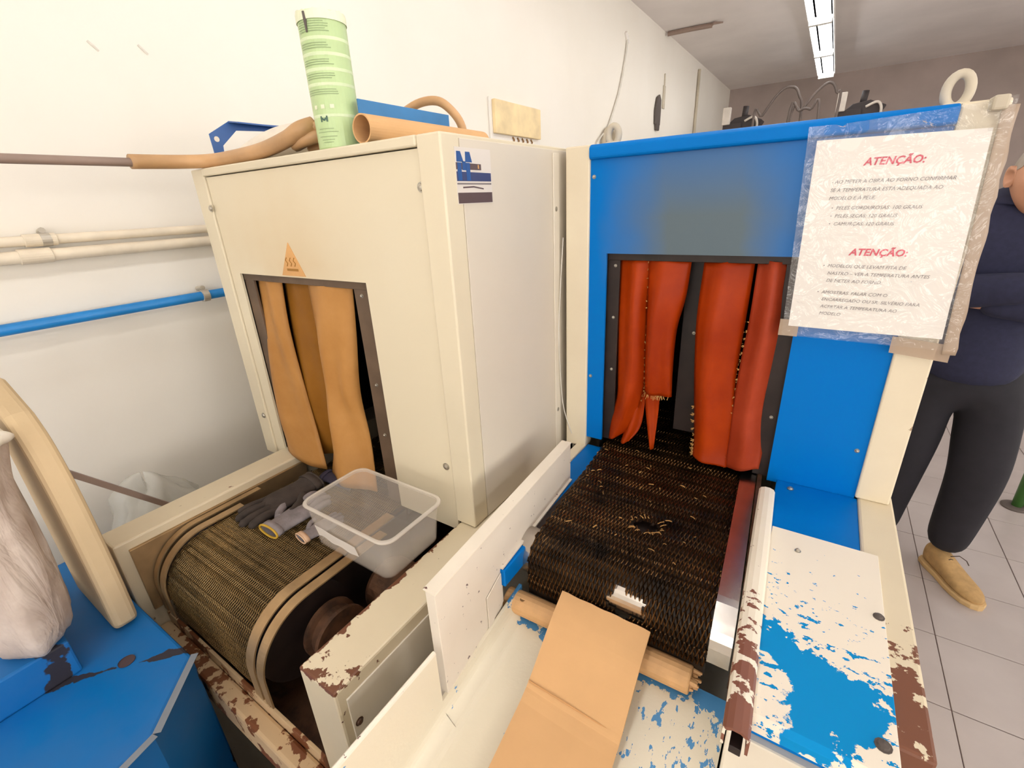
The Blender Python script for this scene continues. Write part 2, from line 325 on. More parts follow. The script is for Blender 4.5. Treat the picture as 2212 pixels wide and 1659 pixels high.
# ceiling lamps: two rows of twin-tube battens
def batten(x, y, z, label, group, tube='tube'):
    t = thing('ceiling_lamp', label, 'lamp', (x, y, H), group)
    MB().box(x-0.085, x+0.085, y-0.597, y+0.597, z+0.03, z+0.085).build('housing', 'lamp_white', t, 0.006)
    MB().prism([(x-0.085, z+0.03), (x-0.03, z+0.03), (x-0.012, z+0.012), (x+0.012, z+0.012), (x+0.03, z+0.03), (x+0.085, z+0.03), (x+0.085, z+0.012), (x+0.088, z+0.012), (x+0.088, z+0.036), (x-0.088, z+0.036), (x-0.088, z+0.012), (x-0.085, z+0.012)], 'y', y-0.59, y+0.59).build('reflector', 'lamp_white', t)
    for s in (-1, 1):
        MB().tube([(x+s*0.055, y-0.575, z), (x+s*0.055, y+0.575, z)], 0.019, 12).build('tube', tube, t, smooth=False)
    for s in (-1, 1):
        MB().box(x-0.08, x+0.08, y+s*0.586-0.011, y+s*0.586+0.011, z-0.022, z+0.032).build('end_cap', 'lamp_white', t, 0.003)
    MB().tube([(x, y-0.4, z+0.08), (x, y-0.4, H)], 0.006, 8).build('hanger', 'zinc', t)
    MB().tube([(x, y+0.4, z+0.08), (x, y+0.4, H)], 0.006, 8).build('hanger', 'zinc', t)
    return t
ORD = ('first', 'second', 'third', 'fourth', 'fifth', 'sixth', 'seventh', 'eighth', 'ninth', 'tenth')
for k in range(10):
    batten(-0.33, 7.0-1.2*k, 2.84, ORD[k]+' glowing twin-tube batten from the far wall in the row above the ovens', 'lamps in the row above the ovens')
for k in range(10):
    batten(2.0, 7.0-1.2*k, 2.84, ORD[k]+' glowing twin-tube batten from the far wall in the row over the tiled aisle', 'lamps in the row over the aisle', 'tube_aisle')

# ------------------------------------------------------------------ wire belts
def belt(parent, x0, x1, path, length, pitch, px, wire_r, mat, back, shear=0.0, holes=(), s0=0.0, name='wire_belt'):
    """path(s) -> (y, z, ny, nz); rows of flattened wire spirals running across the belt, over a dark backing"""
    mb = MB(); rows = int(length/pitch); rnd = random.Random(3)
    def inside(x, s): return any(((x-hx)/rx)**2+((s-hs)/rs)**2 < 1+0.35*math.sin(5*math.atan2((s-hs)/rs, (x-hx)/rx)+hx*40) for hx, hs, rx, rs in holes)
    def pt(x, s, h):
        y, z, ny, nz = path(s); yy = y+ny*h
        return (x+shear*(yy-0.6), yy, z+nz*h)
    for i in range(rows):
        sc = s0+i*pitch+rnd.uniform(-.08, .08)*pitch; n = int((x1-x0)/px*4); run = []
        ph = rnd.random()*6
        for k in range(n+1):
            x = x0+(x1-x0)*k/n
            a = 2*PI*(k/4)+PI*(i % 2)+0.5*math.sin(i*1.7)
            s = sc+0.62*pitch*math.cos(a); h = 0.0022*math.sin(a)+0.0004*math.sin(ph+x*60)
            if inside(x, sc):
                if len(run) > 2: mb.tube(run, wire_r, 4, False)
                run = []; continue
            run.append(pt(x, s, h))
        if len(run) > 2: mb.tube(run, wire_r, 4, False)
    o = mb.build(name, mat, parent); o['kind'] = 'stuff'
    nb = MB(); nu, nv = int((x1-x0)/0.006), int(length/0.006)
    vs = [pt(x0+(x1-x0)*i/nu, s0+length*j/nv, -0.003) for i in range(nu+1) for j in range(nv+1)]
    fs = []
    for i in range(nu):
        for j in range(nv):
            if inside(x0+(x1-x0)*(i+.5)/nu, s0+length*(j+.5)/nv): continue
            fs.append((i*(nv+1)+j, (i+1)*(nv+1)+j, (i+1)*(nv+1)+j+1, i*(nv+1)+j+1))
    nb.add(vs, fs).build('belt_backing', back, o, smooth=True)
    return o
def roller_path(yfar, yc, zc, r):
    L = yfar-yc
    def f(s):
        if s < L: return (yfar-s, zc+r, 0, 1)
        a = (s-L)/r
        if a < PI/2: return (yc-r*math.sin(a), zc+r*math.cos(a), -math.sin(a), math.cos(a))
        return (yc-r, zc-(s-L-r*PI/2), -1, 0)
    return f
def band(parent, name, mat, x0, x1, yfar, yc, zc, r, down, shear=0.0, thick=0.003, lift=0.0):
    f = roller_path(yfar, yc, zc, r+lift); L = (yfar-yc)+(r+lift)*PI/2+down; n = 60
    vs = []; fs = []
    for i in range(n+1):
        y, z, ny, nz = f(L*i/n); sh = shear*(y-0.6)
        vs += [(x0+sh, y, z), (x1+sh, y, z), (x1+sh, y+ny*thick, z+nz*thick), (x0+sh, y+ny*thick, z+nz*thick)]
    for i in range(n):
        for k in range(4): fs.append((4*i+k, 4*i+(k+1) % 4, 4*i+4+(k+1) % 4, 4*i+4+k))
    fs += [(0, 1, 2, 3), (4*n+3, 4*n+2, 4*n+1, 4*n)]
    return MB().add(vs, fs).build(name, mat, parent)
def flap(parent, mat, y0, rows, nu=12, sub=5, thick=0.0032, fray=None, label=None):
    """rows: (z_left, z_right, x_left, x_right, dy, curl) from top to bottom"""
    pts = [Vector(r[:3]) for r in rows]; q = [Vector(r[3:]) for r in rows]
    A = smooth_curve(pts, sub); B = smooth_curve(q, sub); n = len(A)-1
    def fn(u, v):
        i = round(v*n); zl, zr, xl = A[i]; xr, dy, cu = B[i]
        return (xl+(xr-xl)*u, y0+dy-2.0*cu*math.sin(PI*u)*(1-.35*math.sin(2*PI*u+xl*50))-.003*math.sin(7*u+A[i][0]*11), zl+(zr-zl)*u)
    o = MB().grid(fn, nu, n).build('flap', mat, parent, smooth=True, solid=thick)
    if label: o['label'] = label
    if fray:
        mb = MB(); rnd = random.Random(5)
        for side, va, vb, num, ln in fray:
            for k in range(num):
                v = va+(vb-va)*rnd.random(); i = round(v*n)/n
                u = {'l': 0, 'r': 1}.get(side, None)
                if u is None: u = rnd.random(); i = 1.0
                p = Vector(fn(u, i)); d = Vector(((-1 if u < .5 else 1)*rnd.uniform(.3, 1) if side in 'lr' else rnd.uniform(-.4, .4), -rnd.uniform(0, .5), rnd.uniform(-1, .3) if side in 'lr' else -rnd.uniform(.5, 1)))
                d = d.normalized()*ln*rnd.uniform(.5, 1)
                mb.tube([p, p+d*.5+Vector((0, -.001, 0)), p+d], 0.0005, 3)
        f = mb.build('fray', 'fray_thread', o); f['kind'] = 'stuff'
    return o

# ------------------------------------------------------------------ cream oven
LO = thing('conveyor_oven', 'cream metal conveyor oven with tan curtain flaps beside the white wall', 'oven', (-0.89, 0.9, 0))
bx('side_panel', 'cream_side_panel', LO, -0.5095, -0.5032, 0.6325, 1.70, 0.984, 1.696, bevel=0.001)
bx('side_panel', 'cream_enamel', LO, -1.274, -1.268, 0.60, 1.70, 0.984, 1.696, bevel=0.001)
bx('top_panel', 'cream_enamel', LO, -1.272, -0.505, 0.60, 1.70, 1.690, 1.702, bevel=0.002)
bx('back_panel', 'cream_enamel', LO, -1.268, -0.5095, 1.69, 1.70, 0.984, 1.69, bevel=0)
def u_panel(x0, xa, xb, x1, z0, zt, z1, y0, y1):
    return MB().box(x0, xa, y0, y1, z0, zt).box(xb, x1, y0, y1, z0, zt).box(x0, x1, y0, y1, zt, z1)
u_panel(-1.221, -1.181, -0.726, -0.5535, 0.955, 1.468, 1.6835, 0.5925, 0.598).build('front_panel', 'cream_front', LO)
bx('corner_post', 'cream_enamel', LO, -0.552, -0.503, 0.587, 0.632, 0.984, 1.702, bevel=0.003)
bx('corner_post', 'cream_enamel', LO, -1.274, -1.2225, 0.587, 0.632, 0.955, 1.702, bevel=0.003)
bx('top_rail', 'cream_enamel', LO, -1.2225, -0.552, 0.585, 0.632, 1.6855, 1.702, bevel=0.003)
for x, z in ((-0.556, 1.628), (-0.570, 1.107), (-1.2235, 1.617), (-1.2375, 1.076)): screw(LO, x, 0.5865 if x < -1.222 else 0.5925, z)
for z in (1.581, 1.105): screw(LO, -0.503, 0.945, z, '+x')
bx('rear_edge_strip', 'cream_side', LO, -0.503, -0.500, 0.935, 0.96, 0.99, 1.69, bevel=0.001)
# tunnel
MB().add([(-1.19, .6, .93), (-.715, .6, .93), (-.715, 1.25, .93), (-1.19, 1.25, .93), (-1.19, .6, 1.48), (-.715, .6, 1.48), (-.715, 1.25, 1.48), (-1.19, 1.25, 1.48)],
         [(0, 3, 7, 4), (1, 5, 6, 2), (4, 7, 6, 5), (3, 2, 6, 7)]).build('tunnel', 'dark_inside', LO)
bx('jamb', 'jamb_brown', LO, -1.181, -1.142, 0.600, 0.606, 0.957, 1.466, bevel=0.001)
bx('jamb', 'jamb_brown', LO, -0.775, -0.726, 0.600, 0.606, 0.957, 1.466, bevel=0.001)
bx('opening_lintel', 'jamb_brown', LO, -1.181, -0.726, 0.599, 0.603, 1.452, 1.468, bevel=0.001)
bx('centre_post', 'jamb_brown', LO, -0.975, -0.932, 0.634, 0.642, 0.957, 1.466, bevel=0.001)
for z in (1.44, 1.25, 1.13): screw(LO, -0.752, 0.600, z, r=0.003)
screw(LO, -0.952, 0.634, 1.43, r=0.003)
flap(LO, 'tan_leather', 0.616, [(1.462, 1.462, -1.150, -1.052, 0, .004), (1.35, 1.35, -1.158, -1.056, -.002, .008), (1.21, 1.21, -1.176, -1.042, -.004, .012), (1.08, 1.075, -1.180, -1.02, -.012, .012), (0.985, 0.975, -1.155, -0.988, -.03, .006)])
flap(LO, 'gold_leather', 0.630, [(1.462, 1.462, -1.06, -0.965, 0, .002), (1.25, 1.25, -1.075, -0.965, 0, .006), (1.0, 1.0, -1.09, -0.985, 0, .008)])
flap(LO, 'tan_leather', 0.612, [(1.462, 1.462, -0.942, -0.795, 0, .004), (1.35, 1.35, -0.935, -0.803, -.002, .014), (1.22, 1.22, -0.918, -0.818, -.004, .022), (1.10, 1.10, -0.945, -0.812, -.006, .016), (0.975, 0.975, -0.962, -0.795, -.03, .008)])
# warning triangle
tri = MB().prism([(-0.999, 1.4715), (-0.914, 1.4715), (-0.954, 1.541)], 'y', 0.5913, 0.5925).build('warning_sticker', 'sticker_orange', LO); tri['label'] = 'orange warning triangle'
MB().prism([(-0.975, 1.482), (-0.935, 1.482), (-0.935, 1.487), (-0.975, 1.487)], 'y', 0.5908, 0.5914).build('print', 'ink_ochre', tri)
for k in range(3): MB().tube([(-0.972+0.014*k+dx, 0.5908, 1.492+dz) for dx, dz in ((0, 0), (.004, .006), (-.002, .012), (.003, .018))], 0.0008, 4).build('print', 'ink_ochre', tri)
# maker's plate on the side
st = bx('maker_sticker', 'sticker_white', LO, -0.503, -0.5022, 0.617, 0.712, 1.600, 1.683, bevel=0); st['label'] = 'white maker sticker with blue emblem'
def sp(mat, poly, d=0.0004): MB().prism(poly, 'x', -0.5022, -0.5022+d).build('print', mat, st)
sp('ink_brown', [(0.618, 1.601), (0.711, 1.601), (0.711, 1.617), (0.618, 1.617)]); sp('ink_navy', [(0.618, 1.634), (0.710, 1.634), (0.710, 1.647), (0.618, 1.648)])
sp('ink_brown', [(0.618, 1.651), (0.683, 1.651), (0.683, 1.660), (0.618, 1.661)]); sp('ink_brown', [(0.632, 1.6235), (0.66, 1.6245), (0.687, 1.6215), (0.687, 1.6235), (0.66, 1.6268), (0.632, 1.6258)])
sp('ink_grey', [(0.618, 1.629), (0.710, 1.629), (0.710, 1.6315), (0.618, 1.6315)])
for y0, y1, ys in ((0.620, 0.634, 0.628), (0.642, 0.656, 0.652)):
    sp('ink_blue', [(y0, 1.662), (y1+.003, 1.662), (ys+.002, 1.677), (y0+.001, 1.677)], 0.0006); sp('ink_blue', [(y0+.001, 1.635), (y0+.011, 1.635), (y0+.011, 1.661), (y0+.001, 1.661)], 0.0006)
sp('ink_blue', [(0.6335, 1.650), (0.6425, 1.650), (0.6425, 1.663), (0.6335, 1.663)], 0.0006); sp('sticker_orange', [(0.674, 1.653), (0.677, 1.653), (0.677, 1.659), (0.674, 1.659)], 0.0007)
# feed table: side rails, belt, bands, pulleys, front lip
bx('side_rail', 'cream_rail_paint', LO, -0.545, -0.462, 0.212, 0.955, 0.05, 0.982, bevel=0.004)
bx('cover_panel', 'cream_side', LO, -0.462, -0.459, 0.226, 0.94, 0.52, 0.957, bevel=0.001); screw(LO, -0.459, 0.236, 0.90, '+x', 0.005, 'rusty_steel')
bx('side_rail', 'cream_rail_paint', LO, -1.19, -1.112, 0.168, 0.955, 0.05, 0.982, bevel=0.004)
bx('inner_strip', 'worn_strip_steel', LO, -1.112, -1.104, 0.19, 0.60, 0.80, 0.962, bevel=0.001)
bx('front_lip', 'lip_paint', LO, -1.112, -0.545, 0.176, 0.208, 0.682, 0.752, bevel=0.006)
bx('inner_lip', 'lip_paint', LO, -1.112, -0.545, 0.208, 0.214, 0.72, 0.775, bevel=0.001)
bx('pan', 'rusty_steel', LO, -1.112, -0.545, 0.214, 0.98, 0.70, 0.71, bevel=0)
bx('base', 'black_steel', LO, -1.112, -0.545, 0.34, 1.65, 0.0, 0.69, bevel=0)
bx('underframe', 'black_steel', LO, -1.268, -0.5095, 0.96, 1.65, 0.0, 0.955, bevel=0)
pth = roller_path(1.1, 0.312, 0.855, 0.099)
belt(LO, -1.048, -0.728, pth, 0.788+0.1555+0.07, 0.0095, 0.0058, 0.0010, 'olive_wire', 'olive_backing')
MB().lathe([(0.02, 0), (0.094, 0), (0.094, 0.36), (0.02, 0.36)], (-1.07, 0.312, 0.855), 'x', 40, True).build('drum', 'black_steel', LO)
for xa, xb, yf in ((-1.098, -1.082, 0.46), (-1.068, -1.048, 0.40), (-0.728, -0.704, 0.55), (-0.695, -0.674, 0.50)):
    band(LO, 'guide_band', 'worn_strip_steel', xa, xb, yf, 0.312, 0.855, 0.104, 0.06)
bx('belt_side_plate', 'black_steel', LO, -0.73, -0.722, 0.33, 0.6, 0.71, 0.94, bevel=0)
MB().lathe([(0.012, 0), (0.055, 0), (0.055, 0.008), (0.046, 0.012), (0.046, 0.03), (0.055, 0.034), (0.055, 0.042), (0.02, 0.044), (0.02, 0.07), (0.008, 0.072)], (-0.672, 0.335, 0.865), 'x', 32, True).build('pulley', 'rusty_steel', LO, smooth=False)
MB().lathe([(0.01, 0), (0.055, 0), (0.06, 0.01), (0.06, 0.09), (0.05, 0.10), (0.012, 0.102)], (-0.665, 0.47, 0.86), 'x', 32, True).build('motor', 'rusty_steel', LO, smooth=False)

# ------------------------------------------------------------------ blue oven
BO = thing('conveyor_oven', 'blue-fronted conveyor oven in a cream frame with torn orange leather flaps', 'oven', (-0.15, 1.3, 0))
FY = 0.97
u_panel(-0.432, -0.392, -0.022, 0.127, 1.033, 1.487, 1.672, FY, FY+0.006).build('front_panel', 'blue_front', BO)
MB().prism([(FY-0.012, 1.676), (FY-0.008, 1.672), (FY+0.02, 1.672), (FY+0.03, 1.700), (FY-0.004, 1.700), (FY-0.012, 1.694)], 'x', -0.432, 0.127).build('top_beam', 'blue_enamel', BO, 0.003)
bx('corner_post', 'frame_post_paint', BO, -0.487, -0.432, FY-0.006, FY+0.03, 1.004, 1.700, bevel=0.003)
bx('corner_post', 'frame_post_paint', BO, 0.127, 0.179, FY-0.006, FY+0.03, 1.044, 1.700, bevel=0.003)
bx('side_panel', 'cream_enamel', BO, 0.171, 0.179, FY+0.03, 1.75, 0.0, 1.69, bevel=0.001)
bx('side_panel', 'cream_enamel', BO, -0.487, -0.481, FY+0.03, 1.75, 0.0, 1.69, bevel=0.001)
bx('top_panel', 'blue_enamel', BO, -0.481, 0.171, FY+0.03, 1.75, 1.680, 1.694, bevel=0.001)
bx('back_panel', 'cream_enamel', BO, -0.481, 0.171, 1.74, 1.75, 0.0, 1.68, bevel=0)
MB().add([(-.40, .976, .98), (-.012, .976, .98), (-.012, 1.6, .98), (-.40, 1.6, .98), (-.40, .976, 1.50), (-.012, .976, 1.50), (-.012, 1.6, 1.50), (-.40, 1.6, 1.50)],
         [(0, 3, 7, 4), (1, 5, 6, 2), (4, 7, 6, 5), (3, 2, 6, 7)]).build('tunnel', 'dark_inside', BO)
bx('jamb', 'black_steel', BO, -0.396, -0.366, 0.984, 0.990, 1.033, 1.486, bevel=0.001)
bx('jamb', 'black_steel', BO, -0.052, -0.018, 0.984, 0.990, 1.033, 1.486, bevel=0.001)
bx('opening_lintel', 'black_steel', BO, -0.396, -0.018, 0.982, 0.987, 1.472, 1.487, bevel=0.001)
bx('centre_post', 'black_steel', BO, -0.235, -0.185, 1.030, 1.036, 1.075, 1.486, bevel=0.001)
for x, y, z in ((-0.376, .984, 1.46), (-0.377, .984, 1.345), (-0.377, .984, 1.22), (-0.209, 1.030, 1.315), (-0.034, .984, 1.17)): screw(BO, x, y, z, r=0.0026)
for x, z in ((0.113, 1.14), (-0.424, 1.64), (-0.424, 1.20)): screw(BO, x, FY, z, r=0.003)
screw(BO, 0.022, 0.945, 1.0405, '+z', 0.0045)
# flaps: each strip is a separate piece of leather
flap(BO, 'orange_leather', 1.004, [(1.474, 1.480, -0.372, -0.304, 0, .004), (1.36, 1.36, -0.370, -0.304, -.004, .010), (1.22, 1.22, -0.366, -0.299, -.004, .012), (1.15, 1.15, -0.364, -0.306, -.008, .012), (1.10, 1.08, -0.374, -0.322, -.014, .008), (1.035, 1.050, -0.376, -0.352, -.024, .004)], fray=[('r', .0, .6, 40, .005)])
flap(BO, 'orange_leather', 1.010, [(1.23, 1.23, -0.306, -0.296, -.002, .001), (1.15, 1.15, -0.318, -0.296, -.008, .003), (1.08, 1.08, -0.336, -0.302, -.018, .004), (1.034, 1.042, -0.343, -0.325, -.034, .002)])
flap(BO, 'orange_leather', 1.000, [(1.480, 1.474, -0.308, -0.222, 0, .006), (1.40, 1.40, -0.304, -0.226, -.004, .014), (1.33, 1.33, -0.302, -0.238, -.004, .016), (1.24, 1.24, -0.300, -0.239, -.004, .014), (1.175, 1.172, -0.297, -0.236, -.004, .010)], fray=[('l', .0, 1, 60, .005), ('b', 0, 1, 26, .014)], label='orange leather strip with a torn fraying lower edge')
flap(BO, 'orange_leather', 1.001, [(1.19, 1.19, -0.297, -0.262, -.004, .006), (1.12, 1.12, -0.290, -0.262, -.008, .004), (1.036, 1.036, -0.272, -0.264, -.022, .001)])
flap(BO, 'orange_leather', 1.000, [(1.474, 1.480, -0.196, -0.106, 0, .006), (1.36, 1.36, -0.198, -0.108, -.004, .014), (1.25, 1.25, -0.192, -0.110, -.004, .014), (1.16, 1.16, -0.184, -0.104, -.006, .012), (1.08, 1.07, -0.176, -0.102, -.012, .010), (1.046, 1.036, -0.173, -0.102, -.026, .006)], fray=[('l', .58, .95, 70, .010), ('r', .2, .95, 40, .005)])
flap(BO, 'red_leather', 0.996, [(1.480, 1.474, -0.100, -0.045, 0, .006), (1.36, 1.36, -0.100, -0.042, -.002, .012), (1.28, 1.28, -0.104, -0.046, -.004, .012), (1.18, 1.18, -0.106, -0.050, -.006, .010), (1.10, 1.10, -0.106, -0.040, -.008, .010), (1.036, 1.05, -0.104, -0.040, -.02, .004)], fray=[('l', .2, 1, 110, .006)])
# conveyor
SH = -0.06
pb = roller_path(1.35, 0.60, 0.976, 0.047)
LB = 0.75+0.047*PI/2+0.06
hl = [(-0.187, 0.75-0.115, 0.024, 0.015), (-0.178, 0.75+0.066, 0.032, 0.026)]
belt(BO, -0.362, -0.050, pb, LB, 0.0118, 0.0072, 0.0013, 'belt_wire', 'belt_backing', SH, hl)
bx('belt_bed', 'black_steel', BO, -0.385, -0.05, 0.615, 1.6, 0.975, 1.008, bevel=0)
MB().lathe([(0.012, 0), (0.042, 0), (0.0425, 0.345), (0.012, 0.345)], (-0.395, 0.60, 0.976), 'x', 40, True).build('drum', 'bright_steel', BO, smooth=False)
band(BO, 'edge_strip', 'bright_steel', -0.049, -0.019, 1.30, 0.60, 0.976, 0.052, 0.02, SH)
band(BO, 'edge_strip', 'rusty_steel', -0.017, -0.009, 1.0, 0.60, 0.976, 0.056, 0.05, SH)
bx('feed_table', 'blue_enamel', BO, -0.004, 0.132, 0.446, FY, 0.99, 1.040, bevel=0.002)
bx('feed_table', 'blue_enamel', BO, -0.432, -0.372, 0.50, FY+0.01, 0.97, 1.006, bevel=0.002)
bx('frame_rail', 'frame_post_paint', BO, -0.457, -0.432, 0.55, FY, 0.95, 1.010, bevel=0.003)
bx('frame_rail', 'frame_rail_paint', BO, 0.132, 0.186, 0.472, FY+0.03, 0.90, 1.044, bevel=0.004)
bx('pedestal', 'cream_side', BO, -0.003, 0.176, 0.436, FY+0.02, 0.0, 0.99, bevel=0.003)
MB().prism([(0.42, 1.030), (0.422, 1.043), (0.43, 1.0475), (0.795, 1.0475), (0.795, 1.0405), (0.433, 1.0405)], 'x', 0.004, 0.153).build('wear_plate', 'plate', BO, 0.0008)['label'] = 'white painted plate worn through to blue'
screw(BO, 0.045, 0.745, 1.0475, '+z', 0.0035); screw(BO, 0.146, 0.655, 1.0475, '+z', 0.005, 'dark_grey'); screw(BO, 0.139, 0.462, 1.0475, '+z', 0.006, 'dark_grey')
# guide bar: open square tube, slightly askew
def bar_pt(y, dx, z): return (-0.0045+(-0.045)*(y-0.63)+dx, y, z)
m = MB(); ya, yb = 0.382, 0.878; prof = [(-.0135, 1.041), (-.0135, 1.064), (-.0105, 1.069), (-.004, 1.0715), (.004, 1.0715), (.0105, 1.069), (.0135, 1.064), (.0135, 1.041), (.0105, 1.041), (.0105, 1.0635), (.004, 1.068), (-.004, 1.068), (-.0105, 1.0635), (-.0105, 1.041)]
n = len(prof); vs = [bar_pt(y, dx, z) for y in (ya, yb) for dx, z in prof]
m.add(vs, [tuple(range(n)), tuple(range(n, 2*n))[::-1]]+[(i, (i+1) % n, n+(i+1) % n, n+i) for i in range(n)])
gb = m.build('guide_bar', 'bar_paint', BO); gb['label'] = 'white guide bar rusting at its open end'
bx('guide_bar_lug', 'black_steel', BO, 0.002, 0.014, 0.384, 0.432, 1.030, 1.041, bevel=0.001)
# white guard board standing at the belt's left edge
def guard(name, mat, poly, off0, off1, bevel=0.001, parent=BO):
    """poly: (y, z) in the board's own plane; off: sideways offsets"""
    fx = lambda y: -0.3725+(-0.055)*(y-0.34)
    n = len(poly); vs = [(fx(y)+o, y, z) for o in (off0, off1) for y, z in poly]
    return MB().add(vs, [tuple(range(n))[::-1], tuple(range(n, 2*n))]+[(i, (i+1) % n, n+(i+1) % n, n+i) for i in range(n)]).build(name, mat, parent, bevel)
gd = guard('guard_board', 'guard_paint', [(0.335, 1.098), (0.335, 0.859), (0.455, 0.875), (0.505, 0.93), (0.505, 1.008), (0.81, 1.008), (0.81, 1.098)], -0.018, 0.0)
gd['label'] = 'white chipped guard board'
guard('guard_top_edge', 'guard_edge_paint', [(0.335, 1.0985), (0.812, 1.0985), (0.812, 1.1005), (0.335, 1.1005)], -0.022, 0.001, 0.0, gd)
guard('tab', 'guard_paint', [(0.452, 0.905), (0.498, 0.955), (0.498, 1.0), (0.452, 0.985)], 0.001, 0.003, 0.0, gd)
guard('flange', 'guard_paint', [(0.50, 1.008), (0.805, 1.008), (0.805, 1.0115), (0.50, 1.0115)], 0.0, 0.006, 0.0, gd)
# low feed tray
def tray_z(y): return 0.886-0.135*(0.552-y)
def tray_piece(y0, y1, wall, label=None):
    def sec(y):
        z = tray_z(y); zt = 1.0 if wall else z+0.045; xl = -0.372
        p = [(xl, zt), (xl, z+.035)]+[(xl+.035-.035*math.cos(a), z+.035-.035*math.sin(a)) for a in [PI/2*k/8 for k in range(1, 9)]]+[(-0.006, z), (-0.006, z-.005), (xl+.028, z-.005), (xl-.006, z+.028), (xl-.006, zt)]
        return [(x, y, zz) for x, zz in p]
    A, B = sec(y0), sec(y1); n = len(A)
    o = MB().add(A+B, [tuple(range(n))[::-1], tuple(range(n, 2*n))]+[(i, (i+1) % n, n+(i+1) % n, n+i) for i in range(n)]).build('feed_tray', 'tray', BO)
    if label: o['label'] = label
tray_piece(-0.12, 0.322, True); tray_piece(0.322, 0.552, False, 'white tray floor with blue showing through along its back edge')
MB().tube([(-0.375, -0.12, 1.001), (-0.375, 0.322, 1.001)], 0.0036, 6).build('tray_wall_edge', 'guard_edge_paint', BO)
bx('tray_base', 'cream_side', BO, -0.365, -0.008, -0.10, 0.93, 0.0, 0.785, bevel=0.002)
# lifting eyes
for x, y, r, rt in ((-0.398, 1.0, 0.0155, 0.0065), (0.124, 1.0, 0.019, 0.0065)):
    z0 = 1.700
    bx('eye_foot', 'frame_post_paint', BO, x-0.014, x+0.016, y-0.006, y+0.014, 1.695, z0+0.004, bevel=0.002)
    pts = [(x+r*.7*math.sin(a), y+.004, z0+r*1.05-r*1.1*math.cos(a)) for a in [2*PI*k/24 for k in range(25)]]
    MB().tube(pts, rt, 10).build('lifting_eye', 'ring_white', BO, smooth=True)
MB().tube(smooth_curve([(-0.493, 0.963, 1.52), (-0.497, 0.955, 1.40), (-0.499, 0.95, 1.30), (-0.497, 0.955, 1.18), (-0.492, 0.962, 1.10), (-0.470, 0.962, 1.035)], 8), 0.0013, 6).build('loose_wire', 'cable_white', BO, smooth=True)

# scraps lying in the belt are leather crumbs
rnd = random.Random(11); mb = MB()
for k in range(34):
    x, y = rnd.uniform(-0.35, -0.08), rnd.uniform(0.64, 0.97); l = rnd.uniform(.002, .006); a = rnd.random()*PI; q = Vector((math.cos(a), math.sin(a), 0))*l; c = Vector((x+SH*(y-.6), y, 1.0265))
    mb.tube([c-q, c+Vector((rnd.uniform(-.001, .001), rnd.uniform(-.001, .001), .001)), c+q], rnd.uniform(.0005, .0011), 4)
for k in range(26):
    a = rnd.random()*2*PI; c = Vector((-0.187+SH*.12+.027*math.cos(a), 0.713+.019*math.sin(a), 1.0265)); d = Vector((math.cos(a+rnd.uniform(-1, 1)), math.sin(a+rnd.uniform(-1, 1)), .3))*rnd.uniform(.004, .012)
    mb.tube([c, c+d*.5+Vector((0, 0, .001)), c+d], .0007, 4)
tag(mb.build('leather_crumbs', 'fray_thread', None), 'pale crumbs and threads scattered on the brown wire belt', 'crumbs', kind='stuff')
# ------------------------------------------------------------------ things on and around the blue oven
pts = [Vector((-0.392, 0.533, 0.9068)), Vector((-0.30, 0.536, 0.9068)), Vector((-0.17, 0.539, 0.9068)), Vector((-0.062, 0.542, 0.9068))]
sk = thing('wooden_stick', 'round pine stick lying across the foot of the belt of the blue oven', 'stick', (-0.22, 0.537, 0.885))
m = MB(); m.tube(pts, 0.0212, 18); m.build('shaft', 'pine', sk, 0.003)
m = MB(); rnd = random.Random(2)
for k in range(14):
    a = rnd.random()*2*PI; rr = rnd.uniform(.004, .017); c = Vector((-0.062, 0.542+rr*math.cos(a), 0.9068+rr*math.sin(a))); l = rnd.uniform(.004, .016)
    m.tube([c, c+Vector((l, 0, 0))], [0.0045, 0.002], 5)
m.build('splintered_end', 'pine', sk)
MB().lathe([(0.0003, 0.0), (0.004, 0.0), (0.005, 0.0006)], (-0.355, 0.5345-0.008, 0.9068+0.0195), 'z', 10).build('knot', 'cardboard_dark', sk)
# cardboard sheet over the stick, creased where it meets the tray
cb = thing('cardboard_sheet', 'tan cardboard sheet with a crease sloping from the stick onto the white tray', 'cardboard', (-0.2, 0.3, 0.89))
prof = smooth_curve([(0.549, 0, 0.962), (0.50, 0, 0.942), (0.44, 0, 0.908), (0.415, 0, 0.8955), (0.39, 0, 0.889), (0.25, 0, 0.866), (0.10, 0, 0.839), (-0.05, 0, 0.816)], 4)
n = len(prof)-1
def cfn(u, v):
    p = prof[round(v*n)]; y = p[0]; d = 0.549-y
    xl = -0.285+0.06*d; xr = -0.129+0.03*d
    z = p[2]+0.0035*(1-u)*(1 if y > 0.4 else 0.4)+0.004*math.sin(3*u+y*9)*0.5
    return (xl+(xr-xl)*u, y-0.004*u+0.0007*math.sin(u*23)*(1 if v == 0 else 0), z)
MB().grid(cfn, 14, n).build('board', 'cardboard', cb, solid=0.004)
MB().tube([(-0.151, 0.535, 0.9602), (-0.140, 0.522, 0.9555), (-0.131, 0.512, 0.9515)], [0.0012, 0.002, 0.0008], 5, flat=0.4).build('tear', 'cardboard_dark', cb)
MB().tube([cfn(u/12, 0)[:2]+(0,) if 0 else (cfn(u/12, 0.42)[0], 0.4145+0.002*(1-u/12), 0.8985+0.0035*(1-u/12)) for u in range(13)], 0.0011, 5, flat=0.5).build('crease', 'cardboard_crease', cb)

